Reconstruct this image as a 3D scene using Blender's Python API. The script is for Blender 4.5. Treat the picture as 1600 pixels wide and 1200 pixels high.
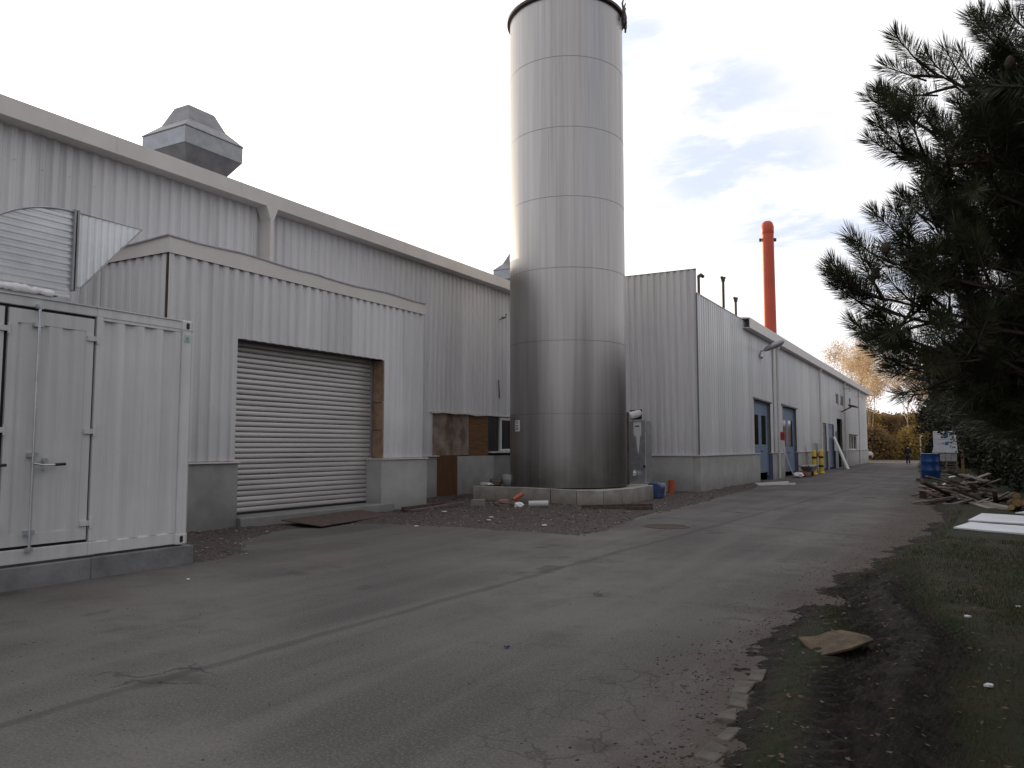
import bpy, math, random
import numpy as np
from mathutils import Vector, Matrix, Euler
random.seed(7); rng = np.random.default_rng(7)
R = math.radians
for o in list(bpy.data.objects): bpy.data.objects.remove(o)
SC = bpy.context.scene; COL = SC.collection
# ------------------------------------------------------------------ camera
YAW, PITCH = 29.371, 4.473
cam = bpy.data.objects.new('camera', bpy.data.cameras.new('camera')); COL.objects.link(cam)
cam.location = (0, 0, 1.6); cam.rotation_euler = (R(90 + PITCH), 0, R(YAW))
cam.data.sensor_width = 36; cam.data.lens = 27.9; cam.data.clip_end = 3000; cam.data.clip_start = .05
SC.camera = cam
# ------------------------------------------------------------------ sky and sun
SUN_AZ, SUN_EL = 64.0, 8.0         # degrees left of +Y, elevation
sd = Vector((-math.sin(R(SUN_AZ)) * math.cos(R(SUN_EL)), math.cos(R(SUN_AZ)) * math.cos(R(SUN_EL)), math.sin(R(SUN_EL))))
W = bpy.data.worlds.new('World'); SC.world = W; W.use_nodes = True
nt = W.node_tree; N = nt.nodes; L = nt.links; N.clear()
def nd(t, **k):
    n = N.new(t)
    for a, b in k.items(): setattr(n, a, b)
    return n
def vmath(op, a, b=None):
    n = nd('ShaderNodeVectorMath', operation=op); L.new(a, n.inputs[0])
    if b is not None:
        if hasattr(b, 'links'): L.new(b, n.inputs[1])
        else: n.inputs[1].default_value = b
    return n
def smath(op, a, b=None, clamp=False):
    n = nd('ShaderNodeMath', operation=op); n.use_clamp = clamp
    for i, v in enumerate((a, b)):
        if v is None: continue
        if hasattr(v, 'links'): L.new(v, n.inputs[i])
        else: n.inputs[i].default_value = v
    return n.outputs[0]
def ramp(v, a, b, c=0., d=1.):
    n = nd('ShaderNodeMapRange', interpolation_type='SMOOTHSTEP'); L.new(v, n.inputs[0])
    for i, x in enumerate((a, b, c, d)): n.inputs[i + 1].default_value = x
    return n.outputs[0]
sky = nd('ShaderNodeTexSky', sky_type='NISHITA', sun_disc=False)
sky.sun_elevation = R(SUN_EL); sky.sun_rotation = R(-SUN_AZ); sky.air_density = 1.2; sky.dust_density = 1.5
tc = nd('ShaderNodeTexCoord'); sep = nd('ShaderNodeSeparateXYZ'); L.new(tc.outputs['Generated'], sep.inputs[0])
zc = smath('ADD', smath('MAXIMUM', sep.outputs[2], 0.0), .22)
px_ = smath('DIVIDE', sep.outputs[0], zc); py_ = smath('DIVIDE', sep.outputs[1], zc)
cmb = nd('ShaderNodeCombineXYZ'); L.new(px_, cmb.inputs[0]); L.new(py_, cmb.inputs[1])
mp = nd('ShaderNodeMapping'); mp.inputs['Rotation'].default_value = (0, 0, R(38)); mp.inputs['Scale'].default_value = (1.0, 1.9, 1)
mp.inputs['Location'].default_value = (0.35, 1.1, 0)
L.new(cmb.outputs[0], mp.inputs[0])
n1 = nd('ShaderNodeTexNoise'); n1.inputs['Scale'].default_value = .75; n1.inputs['Detail'].default_value = 9; n1.inputs['Roughness'].default_value = .56; n1.inputs['Distortion'].default_value = .5
L.new(mp.outputs[0], n1.inputs['Vector'])
n2 = nd('ShaderNodeTexNoise'); n2.inputs['Scale'].default_value = 2.2; n2.inputs['Detail'].default_value = 9; n2.inputs['Roughness'].default_value = .6; n2.inputs['Distortion'].default_value = .4; L.new(mp.outputs[0], n2.inputs['Vector'])
vb = smath('ADD', smath('MULTIPLY', px_, .89), smath('MULTIPLY', py_, -.46))            # across the band of broken cloud
vb = smath('ADD', vb, smath('MULTIPLY', smath('SUBTRACT', n1.outputs[0], .5), .9))
band = ramp(smath('ABSOLUTE', smath('ADD', vb, 1.12)), .12, .36, 1, 0)
gap = smath('MULTIPLY', band, ramp(n2.outputs[0], .42, .60, .85, .05))
gap2 = smath('MULTIPLY', ramp(n1.outputs[0], .36, .46, 1, 0), ramp(py_, .6, .2, 0, 1))        # more openings high up and behind
gap = smath('MAXIMUM', gap, gap2)
sdot = vmath('DOT_PRODUCT', tc.outputs['Generated'], tuple(sd)).outputs['Value']
gap = smath('MULTIPLY', gap, ramp(sdot, .66, .84, 1, 0))
glow = ramp(sdot, -.5, .9, 0, 1)
glow2 = smath('POWER', smath('MAXIMUM', sdot, 0.0), 14.0)
cb = smath('ADD', smath('ADD', smath('MULTIPLY', glow, .52), .66), smath('MULTIPLY', glow2, 1.6))   # cloud brightness
cb = smath('MULTIPLY', cb, smath('ADD', smath('MULTIPLY', n2.outputs[0], .22), .90))
ccol = nd('ShaderNodeMixRGB'); ccol.inputs[1].default_value = (.985, .972, .995, 1); ccol.inputs[2].default_value = (1.12, 1.03, .9, 1)
L.new(smath('POWER', smath('MAXIMUM', sdot, 0.0), 5.0), ccol.inputs[0])
cmul = nd('ShaderNodeVectorMath', operation='SCALE'); L.new(ccol.outputs[0], cmul.inputs[0]); L.new(cb, cmul.inputs['Scale'])
veil = nd('ShaderNodeVectorMath', operation='SCALE'); veil.inputs[0].default_value = (.68, .76, .95); L.new(smath('ADD', smath('MULTIPLY', cb, .5), .52), veil.inputs['Scale'])
mixc = nd('ShaderNodeMixRGB'); L.new(gap, mixc.inputs[0]); L.new(cmul.outputs[0], mixc.inputs[1]); L.new(veil.outputs[0], mixc.inputs[2])
bgc = nd('ShaderNodeBackground'); L.new(mixc.outputs[0], bgc.inputs[0]); bgc.inputs[1].default_value = 1.0
bgs = nd('ShaderNodeBackground'); L.new(sky.outputs[0], bgs.inputs[0]); bgs.inputs[1].default_value = .10
mx = nd('ShaderNodeMixShader'); L.new(smath('SUBTRACT', 1.0, smath('MULTIPLY', gap, .15)), mx.inputs[0]); L.new(bgs.outputs[0], mx.inputs[1]); L.new(bgc.outputs[0], mx.inputs[2])
wo = nd('ShaderNodeOutputWorld'); L.new(mx.outputs[0], wo.inputs[0])
sl = bpy.data.lights.new('sun', 'SUN'); sl.energy = 4.5; sl.angle = R(.6); sl.color = (1, .74, .46)
so = bpy.data.objects.new('sun', sl); COL.objects.link(so); so.rotation_euler = sd.to_track_quat('Z', 'Y').to_euler()
SC.view_settings.view_transform = 'Standard'; SC.view_settings.look = 'None'; SC.view_settings.gamma = 1; SC.view_settings.exposure = 0.12
# ------------------------------------------------------------------ materials
def mat(name, col, rough=.6, metal=0., var=.12, vs=3., bump=0., bs=40., col2=None, stretch=(1, 1, 1), aniso=0., spec=.5, trans=0., ds=(.5, 1.), dirt=None, sheet=0, fac=(.35, .65)):
    m = bpy.data.materials.new(name); m.use_nodes = True; t = m.node_tree; n = t.nodes; l = t.links
    b = n['Principled BSDF']; b.inputs['Roughness'].default_value = rough; b.inputs['Metallic'].default_value = metal
    b.inputs['Specular IOR Level'].default_value = spec
    tc = n.new('ShaderNodeTexCoord'); mp = n.new('ShaderNodeMapping'); mp.inputs['Scale'].default_value = stretch; l.new(tc.outputs['Object'], mp.inputs[0])
    nz = n.new('ShaderNodeTexNoise'); nz.inputs['Scale'].default_value = vs; nz.inputs['Detail'].default_value = 8; nz.inputs['Roughness'].default_value = .62; l.new(mp.outputs[0], nz.inputs['Vector'])
    mr = n.new('ShaderNodeMapRange'); l.new(nz.outputs[0], mr.inputs[0]); mr.inputs[1].default_value = fac[0]; mr.inputs[2].default_value = fac[1]
    mix = n.new('ShaderNodeMixRGB'); l.new(mr.outputs[0], mix.inputs[0])
    c2 = col2 if col2 else tuple(min(1, c * (1 + var)) for c in col)
    c1 = col if col2 else tuple(c * (1 - var) for c in col)
    mix.inputs[1].default_value = (*c1, 1); mix.inputs[2].default_value = (*c2, 1)
    out = mix.outputs[0]
    if sheet:   # every metal sheet its own faint tone, rain streaks down the ribs
        sp0 = n.new('ShaderNodeSeparateXYZ'); l.new(tc.outputs['Object'], sp0.inputs[0])
        a0 = n.new('ShaderNodeMath'); l.new(sp0.outputs[0], a0.inputs[0]); l.new(sp0.outputs[1], a0.inputs[1])
        a1 = n.new('ShaderNodeMath'); a1.operation = 'DIVIDE'; l.new(a0.outputs[0], a1.inputs[0]); a1.inputs[1].default_value = sheet
        a2 = n.new('ShaderNodeMath'); a2.operation = 'FLOOR'; l.new(a1.outputs[0], a2.inputs[0]); wn = n.new('ShaderNodeTexWhiteNoise'); wn.noise_dimensions = '1D'; l.new(a2.outputs[0], wn.inputs['W'])
        a3 = n.new('ShaderNodeMath'); a3.operation = 'FRACT'; l.new(a1.outputs[0], a3.inputs[0]); a4 = n.new('ShaderNodeMath'); a4.operation = 'LESS_THAN'; l.new(a3.outputs[0], a4.inputs[0]); a4.inputs[1].default_value = .012
        m5 = n.new('ShaderNodeMapRange'); l.new(wn.outputs[0], m5.inputs[0]); m5.inputs[3].default_value = .90; m5.inputs[4].default_value = 1.05
        a6 = n.new('ShaderNodeMath'); a6.operation = 'MULTIPLY_ADD'; l.new(a4.outputs[0], a6.inputs[0]); a6.inputs[1].default_value = -.22; l.new(m5.outputs[0], a6.inputs[2])
        mps = n.new('ShaderNodeMapping'); mps.inputs['Scale'].default_value = (9, 9, .35); l.new(tc.outputs['Object'], mps.inputs[0]); nzs = n.new('ShaderNodeTexNoise'); nzs.inputs['Scale'].default_value = 1.; nzs.inputs['Detail'].default_value = 6; l.new(mps.outputs[0], nzs.inputs['Vector'])
        m7 = n.new('ShaderNodeMapRange'); l.new(nzs.outputs[0], m7.inputs[0]); m7.inputs[1].default_value = .3; m7.inputs[2].default_value = .62; m7.inputs[3].default_value = .86; m7.inputs[4].default_value = 1.
        a8 = n.new('ShaderNodeMath'); a8.operation = 'MULTIPLY'; l.new(a6.outputs[0], a8.inputs[0]); l.new(m7.outputs[0], a8.inputs[1])
        v9 = n.new('ShaderNodeVectorMath'); v9.operation = 'SCALE'; l.new(out, v9.inputs[0]); l.new(a8.outputs[0], v9.inputs['Scale']); out = v9.outputs[0]
    if dirt:   # (z0, z1, colour, amount): dirt that fades up from the foot, broken by noise
        sp = n.new('ShaderNodeSeparateXYZ'); l.new(tc.outputs['Object'], sp.inputs[0])
        nz3 = n.new('ShaderNodeTexNoise'); nz3.inputs['Scale'].default_value = 2.3; nz3.inputs['Detail'].default_value = 7; l.new(tc.outputs['Object'], nz3.inputs['Vector'])
        ad = n.new('ShaderNodeMath'); ad.operation = 'MULTIPLY_ADD'; l.new(nz3.outputs[0], ad.inputs[0]); ad.inputs[1].default_value = -(dirt[1] - dirt[0]) * 1.2; l.new(sp.outputs[2], ad.inputs[2])
        mr3 = n.new('ShaderNodeMapRange'); l.new(ad.outputs[0], mr3.inputs[0]); mr3.inputs[1].default_value = dirt[0] - (dirt[1] - dirt[0]) * .6; mr3.inputs[2].default_value = dirt[1] - (dirt[1] - dirt[0]) * .6; mr3.inputs[3].default_value = dirt[3]; mr3.inputs[4].default_value = 0
        mx3 = n.new('ShaderNodeMixRGB'); l.new(mr3.outputs[0], mx3.inputs[0]); l.new(out, mx3.inputs[1]); mx3.inputs[2].default_value = (*dirt[2], 1); out = mx3.outputs[0]
    l.new(out, b.inputs['Base Color'])
    if metal > .3 or aniso:
        m2 = n.new('ShaderNodeMapRange'); l.new(nz.outputs[0], m2.inputs[0]); m2.inputs[3].default_value = rough - .08; m2.inputs[4].default_value = rough + .08; l.new(m2.outputs[0], b.inputs['Roughness'])
    if aniso:
        b.inputs['Anisotropic'].default_value = aniso
        tg = n.new('ShaderNodeTangent'); tg.direction_type = 'RADIAL'; tg.axis = 'Z'; l.new(tg.outputs[0], b.inputs['Tangent'])
    if trans: b.inputs['Transmission Weight'].default_value = trans
    if bump:
        nb = n.new('ShaderNodeTexNoise'); nb.inputs['Scale'].default_value = bs; nb.inputs['Detail'].default_value = 6; l.new(mp.outputs[0], nb.inputs['Vector'])
        bp = n.new('ShaderNodeBump'); bp.inputs['Strength'].default_value = bump; bp.inputs['Distance'].default_value = .02; l.new(nb.outputs[0], bp.inputs['Height']); l.new(bp.outputs[0], b.inputs['Normal'])
    return m
M = {}
M['clad'] = mat('cladding', (.69, .685, .70), .42, sheet=1.0, var=.06, vs=.7, bump=.06, bs=1.3, stretch=(1, 1, .35), dirt=(1.2, 2.4, (.36, .36, .36), .35))
M['clad2'] = mat('cladding_glossy', (.71, .715, .735), .34, sheet=1.0, var=.05, vs=.6, bump=.05, bs=1.1, stretch=(1, 1, .3), dirt=(1.2, 2.2, (.38, .38, .38), .3))
M['trim'] = mat('trim_paint', (.66, .625, .60), .45, var=.05, vs=1.2)
M['trimdark'] = mat('trim_underside', (.16, .16, .16), .6)
M['concrete'] = mat('painted_plinth', (.26, .265, .26), .85, var=.16, vs=1.6, bump=.25, bs=30, dirt=(0, .7, (.12, .11, .10), .6))
M['concrete2'] = mat('pale_plinth', (.40, .40, .39), .85, var=.12, vs=1.3, bump=.2, bs=30, dirt=(0, .6, (.17, .16, .145), .55))
M['block'] = mat('concrete_block', (.31, .29, .265), .9, var=.28, vs=2.2, bump=.4, bs=26, dirt=(0, .35, (.15, .125, .10), .6))
M['footing'] = mat('footing_concrete', (.19, .19, .195), .9, var=.3, vs=1.8, bump=.35, bs=20)
M['steel'] = mat('brushed_steel', (.385, .372, .365), .37, 1., var=.12, vs=3., stretch=(3.0, 3.0, .06), aniso=.7, bump=.04, bs=.9, dirt=(.0, .9, (.13, .115, .10), .6))
M['seam'] = mat('weld_seam', (.27, .26, .25), .5, .9)
M['galv'] = mat('galvanised', (.55, .57, .60), .38, .85, var=.14, vs=5)
M['zinc'] = mat('dull_zinc', (.21, .21, .225), .5, .3, var=.2, vs=3); M['zincl'] = mat('pale_zinc', (.33, .35, .38), .45, .35, var=.15, vs=3)
M['galvdark'] = mat('weathered_zinc', (.34, .34, .36), .5, .6, var=.15, vs=3)
M['alu'] = mat('ribbed_aluminium', (.66, .68, .71), .36, .75, var=.08, vs=2.5)
M['shutter'] = mat('shutter_slats', (.50, .48, .475), .42, .4, var=.16, vs=1.2, stretch=(1, .3, 9))
M['cont'] = mat('container_paint', (.64, .645, .65), .38, sheet=1.4, var=.05, vs=1.1, bump=.05, bs=2.)
M['rubber'] = mat('black_rubber', (.012, .010, .012), .7)
M['ply'] = mat('old_plywood', (.15, .105, .078), .8, col2=(.36, .29, .24), vs=1.7, fac=(.38, .62), bump=.1)
M['ply2'] = mat('brown_plywood', (.17, .085, .035), .75, var=.3, vs=3, stretch=(1, .5, 4))
M['door_brown'] = mat('brown_board', (.13, .060, .026), .75, var=.2, vs=3, stretch=(4, 4, .6))
M['wood'] = mat('raw_timber', (.27, .175, .11), .85, var=.3, vs=5)
M['oldwood'] = mat('weathered_timber', (.11, .092, .080), .85, var=.35, vs=5)
M['palewood'] = mat('pale_timber', (.21, .185, .155), .8, var=.25, vs=5)
M['redwood'] = mat('reddish_timber', (.075, .042, .034), .85, var=.3, vs=5)
M['glass'] = mat('dark_glass', (.012, .014, .017), .08, spec=.6)
M['white'] = mat('white_paint', (.72, .72, .72), .5, var=.05)
M['offwhite'] = mat('white_sheet', (.55, .56, .60), .6, var=.08, vs=2, bump=.15, bs=6)
M['tarp'] = mat('white_tarp', (.74, .72, .71), .5, var=.1, vs=9, bump=.5, bs=14)
M['bluedoor'] = mat('blue_door_paint', (.20, .26, .37), .45, var=.12, vs=2)
M['blueplinth'] = mat('blue_plinth_paint', (.10, .12, .19), .7, var=.15, vs=2)
M['orange'] = mat('orange_paint', (.50, .070, .030), .5, var=.1, vs=.4)
M['orangep'] = mat('orange_pipe', (.45, .10, .045), .5, var=.1)
M['yellow'] = mat('yellow_paint', (.60, .42, .03), .5, var=.12)
M['black'] = mat('black', (.015, .015, .015), .6)
M['grey'] = mat('grey_plastic', (.28, .29, .30), .5)
M['pvc'] = mat('grey_pvc', (.48, .48, .47), .5, var=.06)
M['red'] = mat('red_paint', (.30, .03, .03), .5)
M['blue'] = mat('blue_drum', (.010, .055, .20), .4, var=.1, vs=2)
M['bag'] = mat('blue_bag', (.035, .06, .16), .6, var=.3, vs=6, bump=.6, bs=12)
M['rust'] = mat('rust', (.070, .046, .036), .85, var=.35, vs=6)
M['ink'] = mat('dark_print', (.03, .03, .035), .6)
M['inkblue'] = mat('blue_print', (.03, .10, .38), .6)
M['inkred'] = mat('red_print', (.5, .07, .07), .6)
M['mint'] = mat('mint_label', (.45, .62, .55), .5)
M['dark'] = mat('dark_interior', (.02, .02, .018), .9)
M['bark'] = mat('pine_bark', (.06, .045, .035), .9, var=.3, vs=12, bump=.5)
M['birch'] = mat('pale_bark', (.42, .34, .26), .8, var=.4, vs=5)
M['skin'] = mat('skin', (.42, .25, .18), .6)
M['coat'] = mat('dark_clothes', (.018, .018, .022), .85)
M['jeans'] = mat('dark_trousers', (.03, .035, .05), .85)
M['hair'] = mat('dark_hair', (.02, .015, .012), .6)
M['straw'] = mat('cut_wood_face', (.26, .17, .075), .85, var=.3, vs=9)
M['car'] = mat('white_car_paint', (.6, .6, .62), .3)
M['stone'] = mat('kerb_stone', (.085, .076, .066), .9, var=.3, vs=6, bump=.5)
M['roofing'] = mat('roof_sheet', (.30, .30, .30), .6)
M['cable'] = mat('brown_steel', (.07, .045, .04), .6)
def leafmat(name, c1, c2, vs=1.3, rough=.6, tl=.0):
    m = mat(name, c1, rough, col2=c2, vs=vs, fac=(.3, .7)); t = m.node_tree; n = t.nodes; l = t.links
    if tl:
        b = n['Principled BSDF']; src = b.inputs['Base Color'].links[0].from_socket
        tr = n.new('ShaderNodeBsdfTranslucent'); l.new(src, tr.inputs[0]); mx = n.new('ShaderNodeMixShader'); mx.inputs[0].default_value = tl
        l.new(b.outputs[0], mx.inputs[1]); l.new(tr.outputs[0], mx.inputs[2]); l.new(mx.outputs[0], n['Material Output'].inputs[0])
    return m
M['needle'] = leafmat('pine_needles', (.024, .032, .015), (.070, .074, .032), 2.2, .5, .15)
M['evergreen'] = leafmat('evergreen_foliage', (.014, .019, .009), (.036, .037, .016), .8, .7, .1)
M['gold'] = leafmat('autumn_leaves', (.52, .38, .23), (.70, .57, .40), .5, .7, .45)
M['goldbush'] = leafmat('autumn_bush', (.24, .165, .055), (.46, .33, .10), .12, .8, .4)
M['drybush'] = leafmat('brown_bush', (.16, .10, .055), (.30, .21, .08), .3, .8, .3)
M['grass'] = leafmat('grass_blades', (.020, .036, .009), (.058, .056, .022), 1.6, .8, .1)
M['leaf'] = leafmat('fallen_leaves', (.045, .028, .015), (.13, .085, .045), 7, .8)

def ground_mat(name, kind):
    m = bpy.data.materials.new(name); m.use_nodes = True; t = m.node_tree; n = t.nodes; l = t.links; b = n['Principled BSDF']; b.inputs['Roughness'].default_value = .9; b.inputs['Specular IOR Level'].default_value = .25
    tc = n.new('ShaderNodeTexCoord'); P = tc.outputs['Object']
    def noise(s, d=8, r=.6, v=P, dist=0):
        z = n.new('ShaderNodeTexNoise'); z.inputs['Scale'].default_value = s; z.inputs['Detail'].default_value = d; z.inputs['Roughness'].default_value = r; z.inputs['Distortion'].default_value = dist; l.new(v, z.inputs['Vector']); return z.outputs[0]
    def mr(v, a, b_, c=0., d=1., sm=True):
        z = n.new('ShaderNodeMapRange'); z.interpolation_type = 'SMOOTHSTEP' if sm else 'LINEAR'; l.new(v, z.inputs[0])
        for i, x in enumerate((a, b_, c, d)): z.inputs[i + 1].default_value = x
        return z.outputs[0]
    def mix(f, a, c, bl='MIX'):
        z = n.new('ShaderNodeMixRGB'); z.blend_type = bl
        for i, v in enumerate((f, a, c)):
            if hasattr(v, 'links'): l.new(v, z.inputs[i])
            elif i == 0: z.inputs[0].default_value = v
            else: z.inputs[i].default_value = (*v, 1)
        return z.outputs[0]
    def mt(op, a, c=None, e=None):
        z = n.new('ShaderNodeMath'); z.operation = op
        for i, v in enumerate((a, c, e)):
            if v is None: continue
            if hasattr(v, 'links'): l.new(v, z.inputs[i])
            else: z.inputs[i].default_value = v
        return z.outputs[0]
    sp = n.new('ShaderNodeSeparateXYZ'); l.new(P, sp.inputs[0]); X, Y = sp.outputs[0], sp.outputs[1]
    hb = None
    if kind == 'asphalt':
        c = mix(mr(noise(.35, 9, .6), .38, .62), (.064, .059, .059), (.120, .111, .108))
        c = mix(mr(noise(1.4, 9, .7), .44, .66, 0, .75), c, (.053, .048, .047))
        mpt = n.new('ShaderNodeMapping'); mpt.inputs['Scale'].default_value = (1.3, .09, 1); l.new(P, mpt.inputs[0])
        c = mix(mr(noise(1., 6, .6, mpt.outputs[0]), .42, .66, 0, .5), c, (.142, .132, .128))
        c = mix(mr(noise(.28, 7, .65), .52, .66, 0, .55), c, (.160, .149, .144))
        c = mix(mr(noise(3.1, 7, .75), .60, .72, 0, .5), c, (.050, .045, .044))
        c = mix(mr(noise(55, 4, .8), .45, .72, 0, .75), c, (.20, .185, .175))
        c = mix(mr(noise(38, 4, .8), .28, .47, .8, 0), c, (.035, .033, .034))
        # oily stains
        c = mix(mr(noise(.9, 5, .5), .63, .70, 0, .55), c, (.042, .037, .036))
        # tarred joint running along the road: x as a function of y
        xs = mt('MULTIPLY_ADD', mt('POWER', mt('MAXIMUM', mt('SUBTRACT', Y, 3.), 0.), 1.15), .026, -4.86)
        xs = mt('ADD', xs, mt('MULTIPLY_ADD', noise(.8, 3), .16, -.08))
        dj = mt('ABSOLUTE', mt('SUBTRACT', X, xs))
        wj = mr(noise(.7, 4), .3, .7, .03, .10)
        dj = mt('DIVIDE', mt('ADD', dj, mt('MULTIPLY_ADD', noise(14, 4), .05, -.025)), wj)
        c = mix(mr(dj, .45, 1.4, .42, 0), c, (.034, .031, .034))
        # second joint crossing at an angle
        d2 = mt('ABSOLUTE', mt('ADD', mt('SUBTRACT', mt('MULTIPLY', mt('ADD', X, 6.5), -.45), mt('SUBTRACT', Y, 17.5)), mt('MULTIPLY', noise(.6, 3), .5)))
        c = mix(mr(d2, .05, .16, .35, 0), c, (.045, .042, .042))
        # cracks, wandering, only in places and more near the verge
        wv = n.new('ShaderNodeVectorMath'); wv.operation = 'ADD'; nn = n.new('ShaderNodeTexNoise'); nn.inputs['Scale'].default_value = 2.5; nn.inputs['Detail'].default_value = 5; l.new(P, nn.inputs['Vector'])
        sc = n.new('ShaderNodeVectorMath'); sc.operation = 'SCALE'; l.new(nn.outputs[1], sc.inputs[0]); sc.inputs['Scale'].default_value = .6; l.new(P, wv.inputs[0]); l.new(sc.outputs[0], wv.inputs[1])
        vo = n.new('ShaderNodeTexVoronoi'); vo.feature = 'DISTANCE_TO_EDGE'; vo.inputs['Scale'].default_value = .75; l.new(wv.outputs[0], vo.inputs['Vector'])
        vo2 = n.new('ShaderNodeTexVoronoi'); vo2.feature = 'DISTANCE_TO_EDGE'; vo2.inputs['Scale'].default_value = 3.2; l.new(wv.outputs[0], vo2.inputs['Vector'])
        edge = mr(X, -3.6, -1.2, 0, 1)
        k1 = mt('MULTIPLY', mr(vo.outputs['Distance'], .0, .016, 1, 0), mr(noise(.45, 3), .60, .68))
        k2 = mt('MULTIPLY', mt('MULTIPLY', mr(vo2.outputs['Distance'], .0, .035, 1, 0), mr(noise(.7, 3), .46, .6)), edge)
        ck = mt('MAXIMUM', k1, k2)
        c = mix(mt('MULTIPLY', ck, .65), c, (.022, .020, .020))
        # soil tracked on to the asphalt along the verge and by the gravel
        c = mix(mt('MULTIPLY', mr(mt('ADD', X, mt('MULTIPLY', noise(1.1, 7, .65), 2.2)), -1.25, .35, 0, .85), 1.), c, (.062, .046, .037))
        c = mix(mt('MULTIPLY', mr(X, -9.5, -5., 1, 0), mr(noise(.8, 7, .65), .46, .7, 0, .6)), c, (.095, .078, .062))
        h = mt('SUBTRACT', mt('ADD', mt('MULTIPLY', noise(110, 3, .7), .5), mt('MULTIPLY', noise(7, 5), .5)), mt('MULTIPLY', ck, 1.5)); hb = (h, .45, .012)
    elif kind == 'gravel':
        c = mix(mr(noise(1.2, 9, .7), .38, .65), (.085, .060, .050), (.075, .068, .066))
        vo = n.new('ShaderNodeTexVoronoi'); vo.inputs['Scale'].default_value = 42; l.new(P, vo.inputs['Vector'])
        c = mix(.55, c, mix(mr(vo.outputs['Color'], .2, .9), (.035, .028, .025), (.16, .14, .13)))
        c = mix(mr(noise(26, 4, .7), .6, .72, 0, .5), c, (.20, .17, .15))
        hb = (mt('ADD', vo.outputs['Distance'], noise(20, 5)), .8, .03)
    elif kind == 'verge':
        at = n.new('ShaderNodeAttribute'); at.attribute_name = 'mud'; mud = at.outputs['Fac']
        g = mix(mr(noise(1.1, 8, .7), .40, .66), (.018, .026, .009), (.042, .033, .020))
        g = mix(mr(noise(35, 5, .75), .42, .7, 0, .7), g, (.028, .024, .014))
        d = mix(mr(noise(3.5, 8, .7), .35, .7), (.011, .009, .008), (.032, .025, .021))
        d = mix(mr(noise(40, 5, .75), .5, .75, 0, .6), d, (.085, .068, .055))
        c = mix(mr(mt('ADD', mud, mt('MULTIPLY_ADD', noise(6, 6, .7), .8, -.4)), .35, .65), g, d)
        hb = (mt('ADD', noise(45, 6, .7), mt('MULTIPLY', noise(12, 5), 1.)), .9, .03)
    else:
        c = mix(mr(noise(.05, 8, .7), .38, .62), (.05, .05, .03), (.09, .07, .045)); hb = (noise(5, 6, .7), .6, .05)
    l.new(c, b.inputs['Base Color'])
    bp = n.new('ShaderNodeBump'); l.new(hb[0], bp.inputs['Height']); bp.inputs['Strength'].default_value = hb[1]; bp.inputs['Distance'].default_value = hb[2]; l.new(bp.outputs[0], b.inputs['Normal'])
    return m
M['asphalt'] = ground_mat('asphalt', 'asphalt'); M['gravel'] = ground_mat('gravel', 'gravel'); M['verge'] = ground_mat('verge', 'verge'); M['earth'] = ground_mat('earth', 'earth')
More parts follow.
